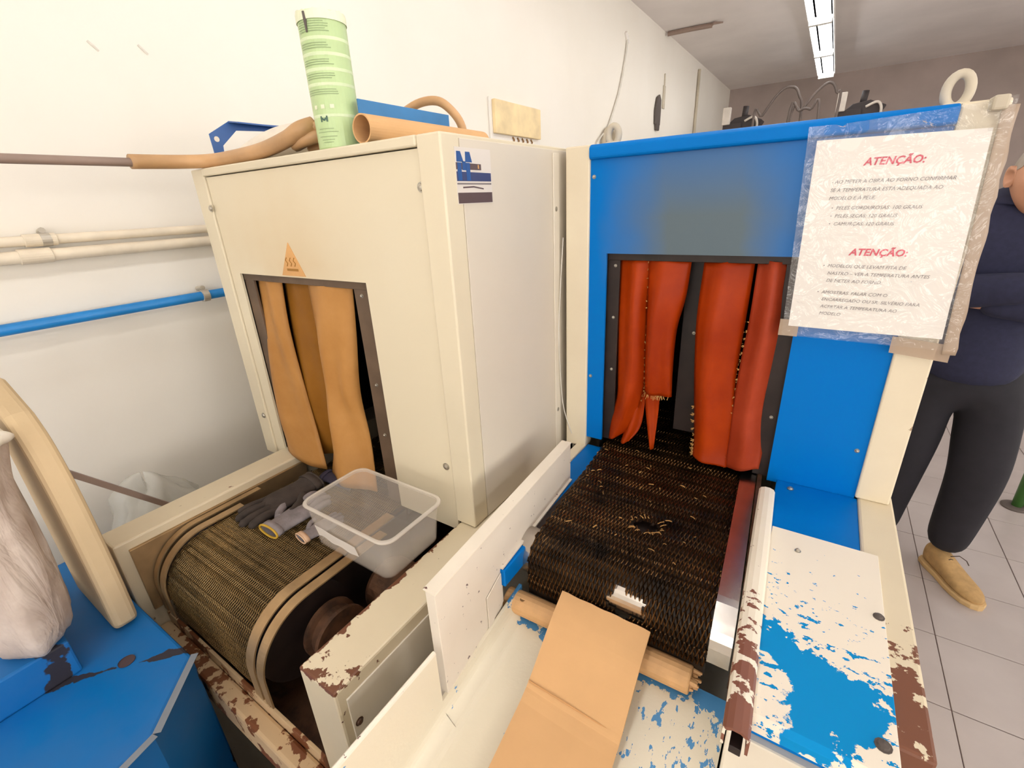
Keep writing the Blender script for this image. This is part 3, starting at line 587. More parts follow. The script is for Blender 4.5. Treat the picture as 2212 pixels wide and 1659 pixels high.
# notice in a plastic sleeve
NS = thing('notice', 'white printed notice with red headings in a clear plastic sleeve', 'notice', (0.07, 0.955, 1.34))
def npt(u, v, y=0.956):      # u 0..1 across, v 0..1 upward on the paper, slightly crooked
    xl, xr = -0.032+(-0.006)*v, 0.178+(-0.013)*v
    return (xl+(xr-xl)*u, y-0.004*math.sin(PI*u)*0.5-0.005*(1-v)-0.004*u, 1.369+0.299*v-0.004*u*v)
MB().grid(lambda u, v: npt(u, v), 10, 14).build('paper', 'paper', NS, solid=0.0006)
def spt(u, v, y=0.953):
    xl, xr = -0.040-0.012*v, 0.196-0.017*v
    r = random.Random(int(u*997)*31+int(v*991)).uniform(-1, 1)
    return (xl+(xr-xl)*u, y-0.006*(1-v)-0.004*u+(0.0032*r+0.005*math.sin(13*u+5*v) if v > 0.88 else 0.0006*r)+0.0, 1.352+0.336*v+(0.012*u*u*v))
MB().grid(lambda u, v: spt(u, v, 0.9525), 26, 30).build('sleeve_front', 'film', NS, smooth=True)
MB().grid(lambda u, v: spt(u, v, 0.9600), 26, 30).build('sleeve_back', 'film', NS, smooth=True)
m = MB(); m.grid(lambda u, v: (0.182+0.017*u-0.014*v+0.0012*math.sin(31*v+2*math.sin(9*v))*u, 0.9535-0.010*(1-v)+0.004*u, 1.345+0.345*v), 4, 30); m.build('sleeve_margin', 'film_edge', NS, smooth=True, solid=0.0015)['label'] = 'grubby right-hand margin of the sleeve'
m = MB(); m.grid(lambda u, v: (-0.046+0.030*u, 0.9515, 1.350+0.030*v), 3, 3); m.build('tape', 'film_edge', NS, solid=0.0008)
m = MB(); m.grid(lambda u, v: (0.118+0.075*u, 0.9515-0.004*u, 1.338+0.028*v-0.006*u), 5, 3); m.build('tape', 'film_edge', NS, solid=0.0008)
MB().box(0.155, 0.172, 0.940, 0.972, 1.684, 1.702).build('clip', 'ring_white', NS, 0.003)
def lettering(txt, size, u, v, mat, bold=0.0):
    cu = bpy.data.curves.new('txt', 'FONT'); cu.body = txt; cu.size = size; cu.shear = 0.24; cu.offset = bold; cu.resolution_u = 2; cu.space_line = 1.62
    to = bpy.data.objects.new('txt', cu); C.objects.link(to)
    dg = bpy.context.evaluated_depsgraph_get(); me = bpy.data.meshes.new_from_object(to.evaluated_get(dg))
    bpy.data.objects.remove(to); b = base_of(NS)
    for vv in me.vertices:
        uu = u+vv.co.x/0.21; ww = v+vv.co.y/0.297
        vv.co = Vector(npt(uu, ww, 0.9550))-b
    lb = bmesh.new(); lb.from_mesh(me); zb = 1.372-b.z
    bmesh.ops.delete(lb, geom=[q for q in lb.verts if q.co.z < zb], context='VERTS'); lb.to_mesh(me); lb.free()
    me.materials.clear(); me.materials.append(M[mat]); o = bpy.data.objects.new('lettering', me); C.objects.link(o); o.parent = NS
    if o.data.polygons and o.data.polygons[0].normal.y > 0: me.flip_normals()
    return o
lettering('ATENÇÃO:', 0.0150, 0.325, 0.868, 'ink_red', 0.0004)['label'] = 'red italic heading'
lettering('- AO METER A OBRA AO FORNO CONFIRMAR\nSE A TEMPERATURA ESTÁ ADEQUADA AO\nMODELO E À PELE.', 0.0074, 0.140, 0.785, 'ink_grey')
lettering('•  PELES GORDUROSAS: 100 GRAUS\n•  PELES SECAS: 120 GRAUS\n•  CAMURÇAS: 120 GRAUS', 0.0074, 0.165, 0.655, 'ink_grey')
lettering('ATENÇÃO:', 0.0150, 0.335, 0.420, 'ink_red', 0.0004)['label'] = 'red italic heading'
lettering('•  MODELOS QUE LEVAM FITA DE\n    NASTRO – VER A TEMPERATURA ANTES\n    DE METER AO FORNO.', 0.0074, 0.175, 0.352, 'ink_grey')
lettering('•  AMOSTRAS: FALAR COM O\n    ENCARREGADO OU SR. SILVÉRIO PARA\n    ACERTAR A TEMPERATURA AO\n    MODELO.', 0.0074, 0.165, 0.205, 'ink_grey')

# ------------------------------------------------------------------ things on the cream oven's feed table
# frosted tub
TB = thing('plastic_tub', 'frosted clear plastic tub with a torn label standing on the cream feed rail', 'tub', (-0.65, 0.46, 0.983))
def rrect(cx, cy, hx, hy, r, z, n=6):
    out = []
    for sx, sy, a0 in ((1, 1, 0), (-1, 1, 90), (-1, -1, 180), (1, -1, 270)):
        for k in range(n+1):
            a = math.radians(a0+90*k/n); out.append((cx+sx*(hx-r)+r*math.cos(a), cy+sy*(hy-r)+r*math.sin(a), z))
    return out
def loft(rings, cap0=False, cap1=False):
    m = MB(); n = len(rings[0]); vs = [p for r in rings for p in r]; fs = []
    for i in range(len(rings)-1):
        for k in range(n): fs.append((i*n+k, i*n+(k+1) % n, (i+1)*n+(k+1) % n, (i+1)*n+k))
    if cap0: fs.append(tuple(range(n))[::-1])
    if cap1: fs.append(tuple(range((len(rings)-1)*n, len(rings)*n)))
    return m.add(vs, fs)
tc = (-0.653, 0.463)
loft([rrect(*tc, .098, .062, .016, .9835), rrect(*tc, .104, .067, .018, .986), rrect(*tc, .108, .069, .019, 1.02), rrect(*tc, .117, .0725, .022, 1.072)], True).build('walls', 'frosted', TB, smooth=True, solid=0.0018)
loft([rrect(*tc, .117, .0725, .022, 1.070), rrect(*tc, .1225, .077, .025, 1.071), rrect(*tc, .1235, .078, .025, 1.074), rrect(*tc, .1215, .076, .025, 1.0765), rrect(*tc, .1165, .072, .022, 1.076)]).build('rim', 'frosted_rim', TB, smooth=True)
m = MB(); m.grid(lambda u, v: (-0.735+0.115*u, 0.463-0.0692-0.0045*v-0.0022+0.0005*math.sin(9*u), 1.012+0.026*v-0.004*u+0.002*math.sin(14*u)*(1-v)), 12, 3); m.build('label_remnant', 'sticker_white', TB, solid=0.0005)

def glove(name, label, loc, rot, mat, cuff, curl, scale=1.0, spread=0.16, cuffmat=None):
    g = thing(name, label, 'glove', loc, 'work gloves on the cream feed table')
    g.rotation_euler = rot; g.scale = (scale,)*3
    rings = []
    for x, hy, hz, zc in ((0.0, .040, .017, .017), (.012, .041, .018, .018), (.03, .036, .014, .014), (.06, .040, .013, .013), (.10, .046, .013, .013), (.125, .044, .011, .012), (.14, .038, .006, .010)):
        rings.append([(x, hy*math.cos(2*PI*k/16), zc+hz*math.sin(2*PI*k/16)) for k in range(16)])
    loft(rings, False, True).build('palm', mat, g, smooth=True, solid=0.0022, subsurf=1, local=True)
    for k, (y, ln, a) in enumerate(((.033, .070, .9), (.011, .080, .3), (-.012, .075, -.3), (-.033, .058, -.9))):
        d = Vector((1, a*spread, 0)).normalized(); p = Vector((.128, y, .011)); c = curl[k]
        ptsf = [p-d*.02, p, p+d*ln*.4+Vector((0, 0, c*.010)), p+d*ln*.75+Vector((0, 0, c*.008)), p+d*ln+Vector((0, 0, -c*.004))]
        MB().tube(smooth_curve(ptsf, 4), [.0105]*4+[.0105]*8+[.0095]*3+[.007, .004], 10).build('finger', mat, g, smooth=True, local=True)
    ptsf = [Vector((.055, .034, .012)), Vector((.075, .058, .013)), Vector((.098, .072, .014)), Vector((.115, .078, .012))]
    MB().tube(smooth_curve(ptsf, 4), [.013]*4+[.0125]*4+[.011]*3+[.009, .005], 10).build('thumb', mat, g, smooth=True, local=True)
    ring = [(0.0, .0405*math.cos(2*PI*k/20), .0172+.0175*math.sin(2*PI*k/20)) for k in range(21)]
    MB().tube(ring, .0032, 8).build('cuff_edge', cuffmat or cuff, g, smooth=True, local=True)
    rings = [[(x, .0415*math.cos(2*PI*k/16), .0172+.0185*math.sin(2*PI*k/16)) for k in range(16)] for x in (0.0, .022)]
    loft(rings).build('cuff', cuff, g, smooth=True, solid=0.002, local=True)
    return g
glove('work_glove', 'grey knitted work glove with a yellow-edged open cuff', (-0.888, 0.368, 0.962), (0, 0, math.radians(93)), 'glove_grey', 'glove_grey', (1, .6, .8, .5), 0.74, 0.1, 'cuff_yellow')
glove('work_glove', 'dark brown work glove with straight fingers lying flat on the olive belt', (-0.972, 0.540, 0.9605), (0, 0, math.radians(-93)), 'glove_dark', 'glove_dark', (.3, .2, .4, .2), 0.92, 0.12)
glove('work_glove', 'navy work glove crumpled against the foot of the tan flap', (-0.975, 0.572, 0.962), (0, 0, math.radians(8)), 'glove_navy', 'glove_navy', (.4, .4, .4, .2), 0.55, 0.12)
glove('work_glove', 'grey work glove with a pink rolled cuff tucked beside the frosted tub', (-0.812, 0.392, 0.962), (0, 0, math.radians(85)), 'glove_grey', 'cuff_pink', (.2, .3, .2, .2), 0.48, 0.08)

# ------------------------------------------------------------------ things on top of the cream oven
ZT = 1.7025
CN = thing('canister', 'tall pale green printed canister standing on the front edge of the cream oven', 'canister', (-0.778, 0.63, ZT))
cx, cy, cr, ch = -0.776, 0.628, 0.0390, 0.200
MB().lathe([(0.001, 0), (cr-.001, 0), (cr, .002), (cr, ch-.012), (cr-.002, ch-.004), (cr-.005, ch), (cr-.008, ch-.002), (cr-.009, ch-.012), (0.001, ch-.012)], (cx, cy, ZT), 'z', 40).build('tube', 'canister_green', CN, smooth=False)
for z in (0.028, 0.0745, 0.096, 0.118, 0.140, 0.176): 
    MB().lathe([(cr+.0001, 0), (cr+.0003, .001), (cr+.0003, .004), (cr+.0001, .005)], (cx, cy, ZT+z+0.02), 'z', 40).build('band', 'canister_band', CN)
def wrapprint(a0, a1, z0, z1, mat):
    MB().grid(lambda u, v: (cx+(cr+.0006)*math.cos(math.radians(a0+(a1-a0)*u)), cy+(cr+.0006)*math.sin(math.radians(a0+(a1-a0)*u)), ZT+z0+(z1-z0)*v), 8, 1).build('print', mat, CN)
rnd = random.Random(4)
for k in range(34):
    z = 0.082+k*0.0033
    if any(abs(z-q-0.022) < 0.006 for q in (0.0745, 0.096, 0.118, 0.140, 0.176)): continue
    wrapprint(-112+rnd.uniform(0, 6), -24-rnd.uniform(0, 14), z, z+0.0012, 'canister_print')
for k, (a0, a1, z) in enumerate(((-88, -52, .013), (-95, -45, .018), (-100, -40, .025), (-92, -50, .030), (-84, -56, .009))): wrapprint(a0, a1, z, z+.001, 'canister_print')
for a0, a1, z0, z1 in ((-82, -77.5, .041, .050), (-66, -61.5, .041, .050), (-77.5, -74.5, .044, .0475), (-69.5, -66, .044, .0475), (-74.5, -69.5, .0425, .046)): wrapprint(a0, a1, z0, z1, 'canister_dark')
for a in (-92, -70, -46): wrapprint(a-5, a+5, .061, .067, 'canister_top')
m = MB(); rnd = random.Random(9)
rag = [(cx+(cr+.0012)*math.cos(2*PI*k/40), cy+(cr+.0012)*math.sin(2*PI*k/40)) for k in range(41)]
m.grid(lambda u, v: (rag[round(u*40)][0], rag[round(u*40)][1], ZT+ch-.012+.013*v+(0.0015*math.sin(u*37)+.0012*math.sin(u*91))*v), 40, 2); m.build('torn_wrapper', 'canister_top', CN, solid=0.0006)
MB().tube([(cx+.008, cy-.0396, ZT+ch-.002), (cx+.009, cy-.0394, ZT+ch-.014), (cx+.0085, cy-.0394, ZT+ch-.03)], [.0022, .0026, .0012], 6).build('torn_slit', 'dark_grey', CN)
# cardboard tube
tx, tz = -0.688, ZT+0.0235
m = MB(); m.lathe([(0.023, 0), (0.023, .34), (0.0205, .34), (0.0205, 0), (0.023, 0)], (tx, 0.604, tz), 'y', 32); o = m.build('cardboard_tube', 'cardboard', None, smooth=False); tag(o, 'short cardboard tube lying on top of the cream oven, open end forward', 'tube')
# blue metal tray, long white pad and tan hoses
BT = thing('metal_tray', 'blue sheet-metal tray lying on top of the cream oven', 'tray', (-0.98, 0.8, 1.703))
bx('tray_wall', 'tray_blue', BT, -0.7225, -0.7195, 0.632, 0.875, 1.7035, 1.778, bevel=0.0006)
bx('tray_floor', 'tray_blue', BT, -1.24, -0.7225, 0.675, 0.875, 1.7035, 1.706, bevel=0.0006)
MB().prism([(0.637, 1.7035), (0.655, 1.7035), (0.66, 1.755), (0.70, 1.79), (0.875, 1.80), (0.875, 1.812), (0.685, 1.808), (0.634, 1.778)], 'x', -1.243, -1.240).build('tray_wall', 'bracket_blue', BT, 0.0004)
MB().prism([(-1.24, 1.806), (-1.20, 1.800), (-1.20, 1.803), (-1.24, 1.809)], 'y', 0.685, 0.875).build('flange', 'bracket_blue', BT)
bx('tray_wall', 'bracket_blue', BT, -1.24, -0.7225, 0.872, 0.875, 1.706, 1.775, bevel=0.0006)
MB().lathe([(0.0003, 0), (0.006, 0), (0.006, 0.001)], (-1.2398, 0.648, 1.768), 'x', 14).build('hole', 'white_pad', BT)
pr = []
for k in range(15):
    q = k/14; x = -1.234+0.354*q; c = max(0.12, math.sin(PI*min(1, 0.05+q*0.95))**0.5); hz = (0.026+0.017*q)*(.35+.65*c)
    pr.append([(x+0.008*math.sin(a), 0.690+0.042*math.cos(a)*(.4+.6*c), 1.7075+hz+hz*math.sin(a)) for a in [2*PI*j/16 for j in range(16)]])
o = loft(pr, True, True).build('white_pad', 'white_pad', None, smooth=True, subsurf=1); tag(o, 'soft white padded roll lying in the blue tray on the cream oven', 'pad')
tag(MB().tube([(-1.235, -0.35, 1.711), (-1.238, 0.2, 1.711), (-1.240, 0.60, 1.7125), (-1.242, 0.66, 1.713)], 0.0085, 12).build('metal_rod', 'rod_grey', None, smooth=True), 'long thin grey rod reaching out from the top of the cream oven', 'rod')
tag(MB().tube(smooth_curve([(-1.240, 0.46, 1.7135), (-1.238, 0.55, 1.716), (-1.20, 0.602, 1.717), (-1.10, 0.607, 1.717), (-0.99, 0.604, 1.720), (-0.90, 0.602, 1.731), (-0.86, 0.606, 1.743), (-0.85, 0.63, 1.752)], 6), 0.0145, 14).build('rubber_hose', 'hose_tan', None, smooth=True), 'tan rubber hose pushed over the grey rod along the oven edge', 'hose')
HB = thing('hose_bundle', 'tan knotted bundle of thin hose ends beside the green canister', 'hose', (-0.86, 0.65, ZT))
for a, b, c, r in (((-0.905, .62, 1.722), (-0.86, .615, 1.728), (-0.835, .64, 1.735), .013), ((-0.885, .63, 1.750), (-0.85, .625, 1.748), (-0.832, .645, 1.752), .011), ((-0.87, .64, 1.735), (-0.83, .645, 1.762), (-0.828, .655, 1.785), .007), ((-0.895, .645, 1.717), (-0.85, .655, 1.720), (-0.835, .65, 1.718), .012)):
    MB().tube(smooth_curve([a, b, c], 5), [r*.6]+[r]*9+[r*.8], 10).build('hose_end', 'hose_tan', HB, smooth=True)
tag(MB().tube(smooth_curve([(-0.94, .895, 1.715), (-0.92, .90, 1.78), (-0.86, .92, 1.818), (-0.80, .93, 1.822), (-0.765, .94, 1.80), (-0.745, .95, 1.765), (-0.76, .97, 1.72), (-0.80, .97, 1.7125)], 6), 0.0095, 12).build('rubber_hose', 'hose_tan', None, smooth=True), 'loop of tan hose rising behind the blue tray', 'hose')

# ------------------------------------------------------------------ wall fittings
def pipe(name, label, z, r, mat, x, y0, y1, cat='pipe', group=None, clamps=(), couplings=()):
    p = thing(name, label, cat, (x, (y0+y1)/2, z), group)
    MB().tube([(x, y0, z), (x, y1, z)], r, 16).build('pipe_run', mat, p, smooth=True)
    for y in clamps:
        MB().lathe([(r+.0005, -.010), (r+.004, -.009), (r+.004, .009), (r+.0005, .010)], (x, y, z), 'y', 20).build('clamp', 'clamp_metal', p)
        MB().tube([(XW, y, z+r+.006), (x, y, z+r+.010)], 0.007, 8).build('clamp_stud', 'clamp_metal', p)
    for y in couplings:
        MB().lathe([(r+.0005, -.030), (r+.003, -.029), (r+.003, .029), (r+.0005, .030)], (x, y, z), 'y', 20).build('coupling', mat, p)
    return p
pipe('water_pipe', 'bright blue pipe clamped along the white wall', 1.376, 0.0135, 'pipe_blue', XW+0.036, -1.0, 3.0, clamps=(-0.6, 0.665, 2.0))
pipe('conduit', 'upper of two cream pipes running along the wall above the blue pipe', 1.566, 0.0115, 'pipe_cream', XW+0.022, -1.0, 3.0, couplings=(0.35,), clamps=(0.36,))
pipe('conduit', 'lower and thicker of two cream pipes along the wall above the blue pipe', 1.531, 0.0145, 'pipe_cream', XW+0.026, -1.0, 3.0, couplings=(0.33,))
o = thing('wall_plate', 'cream plate screwed on the wall with a yellow cover', 'plate', (XW, 2.53, 1.95))
bx('frame', 'paper', o, XW, XW+0.012, 2.27, 2.80, 1.87, 2.115, bevel=0.003); bx('cover', 'plate_yellow', o, XW+0.012, XW+0.035, 2.29, 2.77, 1.945, 2.105, bevel=0.004)
for k in range(5): MB().tube([(XW+.014, 2.48+.05*k, 1.94), (XW+.018, 2.49+.05*k, 1.925), (XW+.016, 2.485+.05*k, 1.915)], 0.005, 6).build('wire_end', 'cardboard_dark', o)
w1 = thing('wall_cable', 'thin white cable hanging down the wall to a coil', 'cable', (XW, 4.05, 2.0))
MB().tube(smooth_curve([(XW+.012, 4.24, 2.78), (XW+.012, 4.20, 2.62), (XW+.014, 4.10, 2.40), (XW+.012, 4.02, 2.28), (XW+.014, 3.93, 2.17), (XW+.02, 3.86, 2.09)], 6), 0.008, 6).build('cable', 'cable_white', w1, smooth=True)
for k in range(3): MB().tube([(XW+.03+.012*k, 3.86+.10*math.sin(a), 1.97+.125*math.cos(a)) for a in [2*PI*j/24 for j in range(25)]], 0.02, 8).build('coil', 'ring_white', w1, smooth=True)
MB().tube(smooth_curve([(XW+.02, 3.80, 2.07), (XW+.02, 3.66, 1.98), (XW+.02, 3.60, 1.80), (XW+.02, 3.58, 1.5)], 5), 0.007, 6).build('cable', 'cable_white', w1, smooth=True)
MB().tube([(XW+.008, 4.20, 2.80), (XW+.008, 4.26, 2.74)], 0.014, 8).build('cable_clip', 'paper', w1)
o = thing('hanging_tool', 'dark pointed leather tool hanging flat on the white wall', 'tool', (XW, 5.13, 2.2))
MB().prism([(5.05, 2.24), (5.20, 2.24), (5.205, 2.36), (5.20, 2.46), (5.15, 2.50), (5.08, 2.47), (5.04, 2.36)], 'x', XW+.004, XW+.022).build('blade', 'dark_grey', o, 0.004); MB().prism([(5.09, 2.19), (5.17, 2.19), (5.18, 2.25), (5.07, 2.25)], 'x', XW+.004, XW+.026).build('handle', 'dark_grey', o, 0.004)
o = thing('hanging_strap', 'narrow cream strap hanging on the wall beside a dark tool', 'strap', (XW, 5.3, 2.4))
bx('strap', 'ring_white', o, XW+.003, XW+.012, 5.29, 5.35, 2.40, 2.60, bevel=0.003); MB().tube([(XW+.008, 5.32, 2.60), (XW+.008, 5.31, 2.70)], 0.006, 6).build('cord', 'ring_white', o)
tag(MB().tube([(XW+.018, 6.62, 1.0), (XW+.018, 6.62, 2.36), (XW+.018, 6.62, 2.95)], 0.017, 10).build('conduit', 'ring_white', None, smooth=True), 'grey-white conduit running vertically up the far end of the wall', 'pipe')
MB()
o = thing('ceiling_bracket', 'rough brown stick fixed flat under the ceiling near the wall', 'stick', (-1.35, 5.29, H))
MB().tube([(-1.58, 5.27, H-.02), (-1.35, 5.275, H-.022), (-1.19, 5.30, H-.022)], 0.02, 8).build('stick', 'rod_grey', o); MB().tube([(-1.2, 5.30, H-.02), (-1.17, 5.26, H-.02), (-1.10, 5.30, H-.018)], [0.014, .012, .006], 8).build('broken_tip', 'rod_grey', o)
rnd = random.Random(21)
for (y, z) in ((0.583, 2.014), (0.693, 2.027)):
    o = MB().tube([(XW+.0005, y, z), (XW+.002, y+.008, z-.008), (XW+.0005, y+.018, z-.018)], 0.003, 6).build('plaster_nick', 'cable_white', bpy.data.objects['wall_left'])

# ------------------------------------------------------------------ blue machine, pad, sack, bag and bar at the lower left
BM = thing('press_machine', 'blue painted machine with a chamfered corner beside the cream oven', 'machine', (-1.15, 0.0, 0))
poly = [(-1.40, 0.164), (-1.12, 0.165), (-0.856, 0.168), (-0.757, 0.068), (-0.745, 0.02), (-0.745, -0.50), (-1.40, -0.50)]
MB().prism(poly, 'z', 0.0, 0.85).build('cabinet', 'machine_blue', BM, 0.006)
for (xa, ya), (xb, yb) in (((-0.856, 0.168), (-0.757, 0.068)), ((-0.757, 0.068), (-0.745, 0.02)), ((-0.745, 0.02), (-0.745, -0.3))):
    d = Vector((xb-xa, yb-ya, 0)).normalized(); nn = Vector((d.y, -d.x, 0))*-0.012
    a, b = Vector((xa, ya, .8505)), Vector((xb, yb, .8505))
    MB().add([a, b, b+nn, a+nn, a-Vector((0, 0, .012))-nn*.05, b-Vector((0, 0, .012))-nn*.05], [(0, 1, 2, 3), (0, 4, 5, 1)]).build('worn_edge', 'edge_grey', BM, solid=0.0006)
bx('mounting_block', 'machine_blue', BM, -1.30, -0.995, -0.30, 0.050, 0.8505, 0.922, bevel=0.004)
MB().lathe([(0.0003, 0), (0.013, 0), (0.013, 0.0015)], (-0.945, 0.098, 0.8505), 'z', 18).build('bolt_hole', 'hole_dark', BM)
FP = thing('foam_panel', 'tan upright foam panel with rounded corners on the blue machine', 'panel', (-1.14, 0.12, 0.851))
pl = [(-1.25, 0.8515), (-1.045, 0.8515), (-1.034, 0.856), (-1.028, 0.868), (-1.022, 0.98), (-1.028, 1.12), (-1.045, 1.20), (-1.075, 1.26), (-1.12, 1.30), (-1.25, 1.345)]
pl = pl[:4]+[(p[0], p[2]) for p in smooth_curve([(x, 0, z) for x, z in pl[3:9]], 6)][1:]+pl[9:]
MB().prism([(x, z) for x, z in pl], 'y', 0.112, 0.152).build('slab', 'foam_tan', FP, 0.012, seg=3)
SK = thing('cloth_sack', 'grey-pink cloth sack with a pale open mouth leaning on the tan foam panel', 'sack', (-1.10, 0.045, 0.9225))
rings = []
for z, rx, ry, cxx, cyy in ((0.925, .075, .050, -1.115, .040), (0.94, .094, .058, -1.110, .042), (1.00, .100, .060, -1.105, .044), (1.09, .096, .058, -1.105, .046), (1.17, .085, .054, -1.112, .050), (1.21, .080, .051, -1.120, .054), (1.25, .086, .054, -1.128, .058), (1.285, .096, .060, -1.135, .062)):
    rings.append([(cxx+.045+(rx+.006*math.sin(5*a+z*9)+.004*math.sin(11*a+z*30))*math.cos(a), cyy-.016+(ry-.006+.004*math.sin(4*a+z*7)+.003*math.sin(9*a-z*22))*math.sin(a), z+.004*math.sin(3*a)) for a in [2*PI*k/40 for k in range(40)]])
loft(rings, True).build('cloth', 'cloth_pink', SK, smooth=True, solid=0.003, subsurf=1)
MB().tube(rings[-1]+rings[-1][:1], 0.007, 8).build('mouth_hem', 'white_pad', SK, smooth=True)
PB = thing('plastic_bag', 'crumpled translucent white plastic bag behind the rail by the wall', 'bag', (-1.42, 0.3, 0.0))
def bagf(a, b):
    th = 2*PI*a; ph = PI*(b*0.97+0.01); r = 1+0.16*math.sin(3*th+4*ph)+0.10*math.sin(7*th-5*ph)+0.06*math.sin(11*th+9*ph)
    return (-1.445+0.10*r*math.sin(ph)*math.cos(th), 0.335+0.125*r*math.sin(ph)*math.sin(th), 0.70+0.24*math.cos(ph)*(1+.12*math.sin(2*th)))
MB().grid(bagf, 40, 26).build('film', 'bag', PB, smooth=True)
o = bx('stool_box', 'machine_grey', PB, -1.54, -1.36, 0.20, 0.47, 0.0, 0.42, bevel=0.004)
o.parent = None; o.matrix_world = Matrix.Translation(base_of(PB)); o.name = 'metal_box'; tag(o, 'plain grey metal box standing under the plastic bag', 'box')
MB()
m = MB(); ya, za, yb, zb, h = 0.165, 1.127, 0.42, 0.816, 0.02
m.add([(x, y, z+dz) for x in (-1.306, -1.294) for y, z in ((ya, za), (yb, zb)) for dz in (0, -h)], [(0, 1, 3, 2), (4, 6, 7, 5), (0, 4, 5, 1), (2, 3, 7, 6), (0, 2, 6, 4), (1, 5, 7, 3)])
tag(m.build('metal_bar', 'rod_grey', None, 0.001), 'flat grey-brown metal bar slanting between foam panel and cream rail', 'bar')

# ------------------------------------------------------------------ person
def skin_mesh(V, E, rad, sub=2):
    me = bpy.data.meshes.new('tmp'); me.from_pydata(V, E, []); o = bpy.data.objects.new('tmp', me); C.objects.link(o)
    m = o.modifiers.new('s', 'SKIN'); m.use_smooth_shade = True
    if not me.skin_vertices: me.skin_vertices.new()
    for i, r in enumerate(rad):
        d = me.skin_vertices[0].data[i]; d.radius = r if isinstance(r, tuple) else (r, r); d.use_root = (i == 0)
    o.modifiers.new('u', 'SUBSURF').levels = sub; o.modifiers['u'].render_levels = sub
    dg = bpy.context.evaluated_depsgraph_get(); out = bpy.data.meshes.new_from_object(o.evaluated_get(dg)); bpy.data.objects.remove(o)
    return out
def chains(*cs):
    """each chain: list of (x,y,z,r) or an index into earlier points"""
    V, E, R = [], [], []
    for c in cs:
        prev = None
        for p in c:
            if isinstance(p, int): prev = p; continue
            V.append(p[:3]); R.append(p[3] if len(p) == 4 else (p[3], p[4])); i = len(V)-1
            if prev is not None: E.append((prev, i))
            prev = i
    return V, E, R
PX, PY = 0.545, 2.37
PS = thing('person', 'person in navy sweater and black trousers standing with folded arms, tan suede shoes', 'person', (PX, PY, 0))
def addmesh(me, name, mat, parent):
    b = base_of(parent)
    for v in me.vertices: v.co -= b
    me.materials.clear(); me.materials.append(M[mat])
    for p in me.polygons: p.use_smooth = True
    o = bpy.data.objects.new(name, me); C.objects.link(o); o.parent = parent; return o
# one continuous body: trunk, neck, limbs, hands, head
L = [(PX, PY+.02, .95, .075), (PX, PY+.02, 1.12, .085), (PX, PY+.01, 1.34, .11), (PX, PY+.01, 1.46, .06), (PX, PY-.03, 1.51, .050), (PX, PY-.06, 1.55, .052)]
body = skin_mesh(*chains(L, [0, (.46, PY+.01, .90, .06), (.43, PY-.05, .52, .055), (.415, PY-.02, .11, .042)], [0, (.63, PY+.01, .90, .06), (.655, PY-.07, .52, .055), (.645, PY-.03, .11, .042)],
    [3, (PX-.17, PY+.02, 1.46, .052), (PX-.25, PY-.05, 1.22, .042), (PX-.02, PY-.215, 1.255, .034), (PX+.09, PY-.215, 1.27, .032)],
    [3, (PX+.17, PY+.02, 1.46, .052), (PX+.25, PY-.05, 1.20, .042), (PX+.02, PY-.175, 1.205, .034), (PX-.09, PY-.165, 1.21, .032)],
    *[[15, (PX+.135, PY-.215, 1.285-.018*k, .010), (PX+.165, PY-.20, 1.285-.019*k, .009), (PX+.18, PY-.18, 1.283-.019*k, .008)] for k in range(4)], [15, (PX+.10, PY-.235, 1.305, .011), (PX+.125, PY-.235, 1.325, .009)],
    *[[19, (PX-.135, PY-.15, 1.235-.018*k, .010), (PX-.165, PY-.13, 1.235-.019*k, .009)] for k in range(4)], [19, (PX-.10, PY-.175, 1.25, .011), (PX-.125, PY-.165, 1.27, .009)]), sub=2)
bm = bmesh.new(); bm.from_mesh(body)
hb = bmesh.new(); bmesh.ops.create_uvsphere(hb, u_segments=48, v_segments=36, radius=1.0)
HC = Vector((PX+.008, PY-.09, 1.600)); yaw = math.radians(14)
def g3(p, c, s): return math.exp(-sum(((p[i]-c[i])/s[i])**2 for i in range(3)))
def head_co(p):
    x, y, z = p            # face looks along -y
    sx = .076*(1-.16*max(0, -z)); sy = .094; sz = .120
    q = Vector((x*sx, y*sy, z*sz))
    if z < -.2 and y > 0: q.y *= 1-.35*min(1, (-z-.2)/.6)
    q.y -= .026*g3(p, (0, -1, -.10), (.16, .5, .22)); q.y -= .010*g3(p, (0, -1, .12), (.12, .5, .25))      # nose
    q.y += .009*(g3(p, (-.40, -.9, .12), (.18, .4, .12))+g3(p, (.40, -.9, .12), (.18, .4, .12)))            # eye sockets
    q.y -= .006*g3(p, (0, -.9, -.46), (.25, .4, .10)); q.y -= .012*g3(p, (0, -.7, -.80), (.3, .4, .2))      # mouth, chin
    q.y -= .005*g3(p, (0, -.95, .30), (.5, .4, .10))                                                      # brow
    q.x += .006*(g3(p, (.8, -.5, -.15), (.2, .4, .2))-g3(p, (-.8, -.5, -.15), (.2, .4, .2)))
    return q
RZ = Matrix.Rotation(yaw, 3, 'Z')
for v in hb.verts: v.co = RZ @ head_co(tuple(v.co))+HC
tmp = bpy.data.meshes.new('h'); hb.to_mesh(tmp); hb.free(); bm.from_mesh(tmp)
for s in (-1, 1):   # ears: cupped shells fused to the head
    eb = bmesh.new(); bmesh.ops.create_uvsphere(eb, u_segments=18, v_segments=14, radius=1.0)
    for v in eb.verts:
        x, y, z = v.co; d = math.sqrt(y*y+z*z)
        q = Vector((s*(.074+.010*(x*s)*.8+.012*d*(y > -0.2)*0.8), .010+y*.021*(1+.15*z)+.010*d, .002+z*.033))
        if x*s > .3 and d < .6: q.x -= s*.009
        v.co = RZ @ q+HC
    eb.to_mesh(tmp); eb.free(); bm.from_mesh(tmp)
bm.to_mesh(body); bm.free()
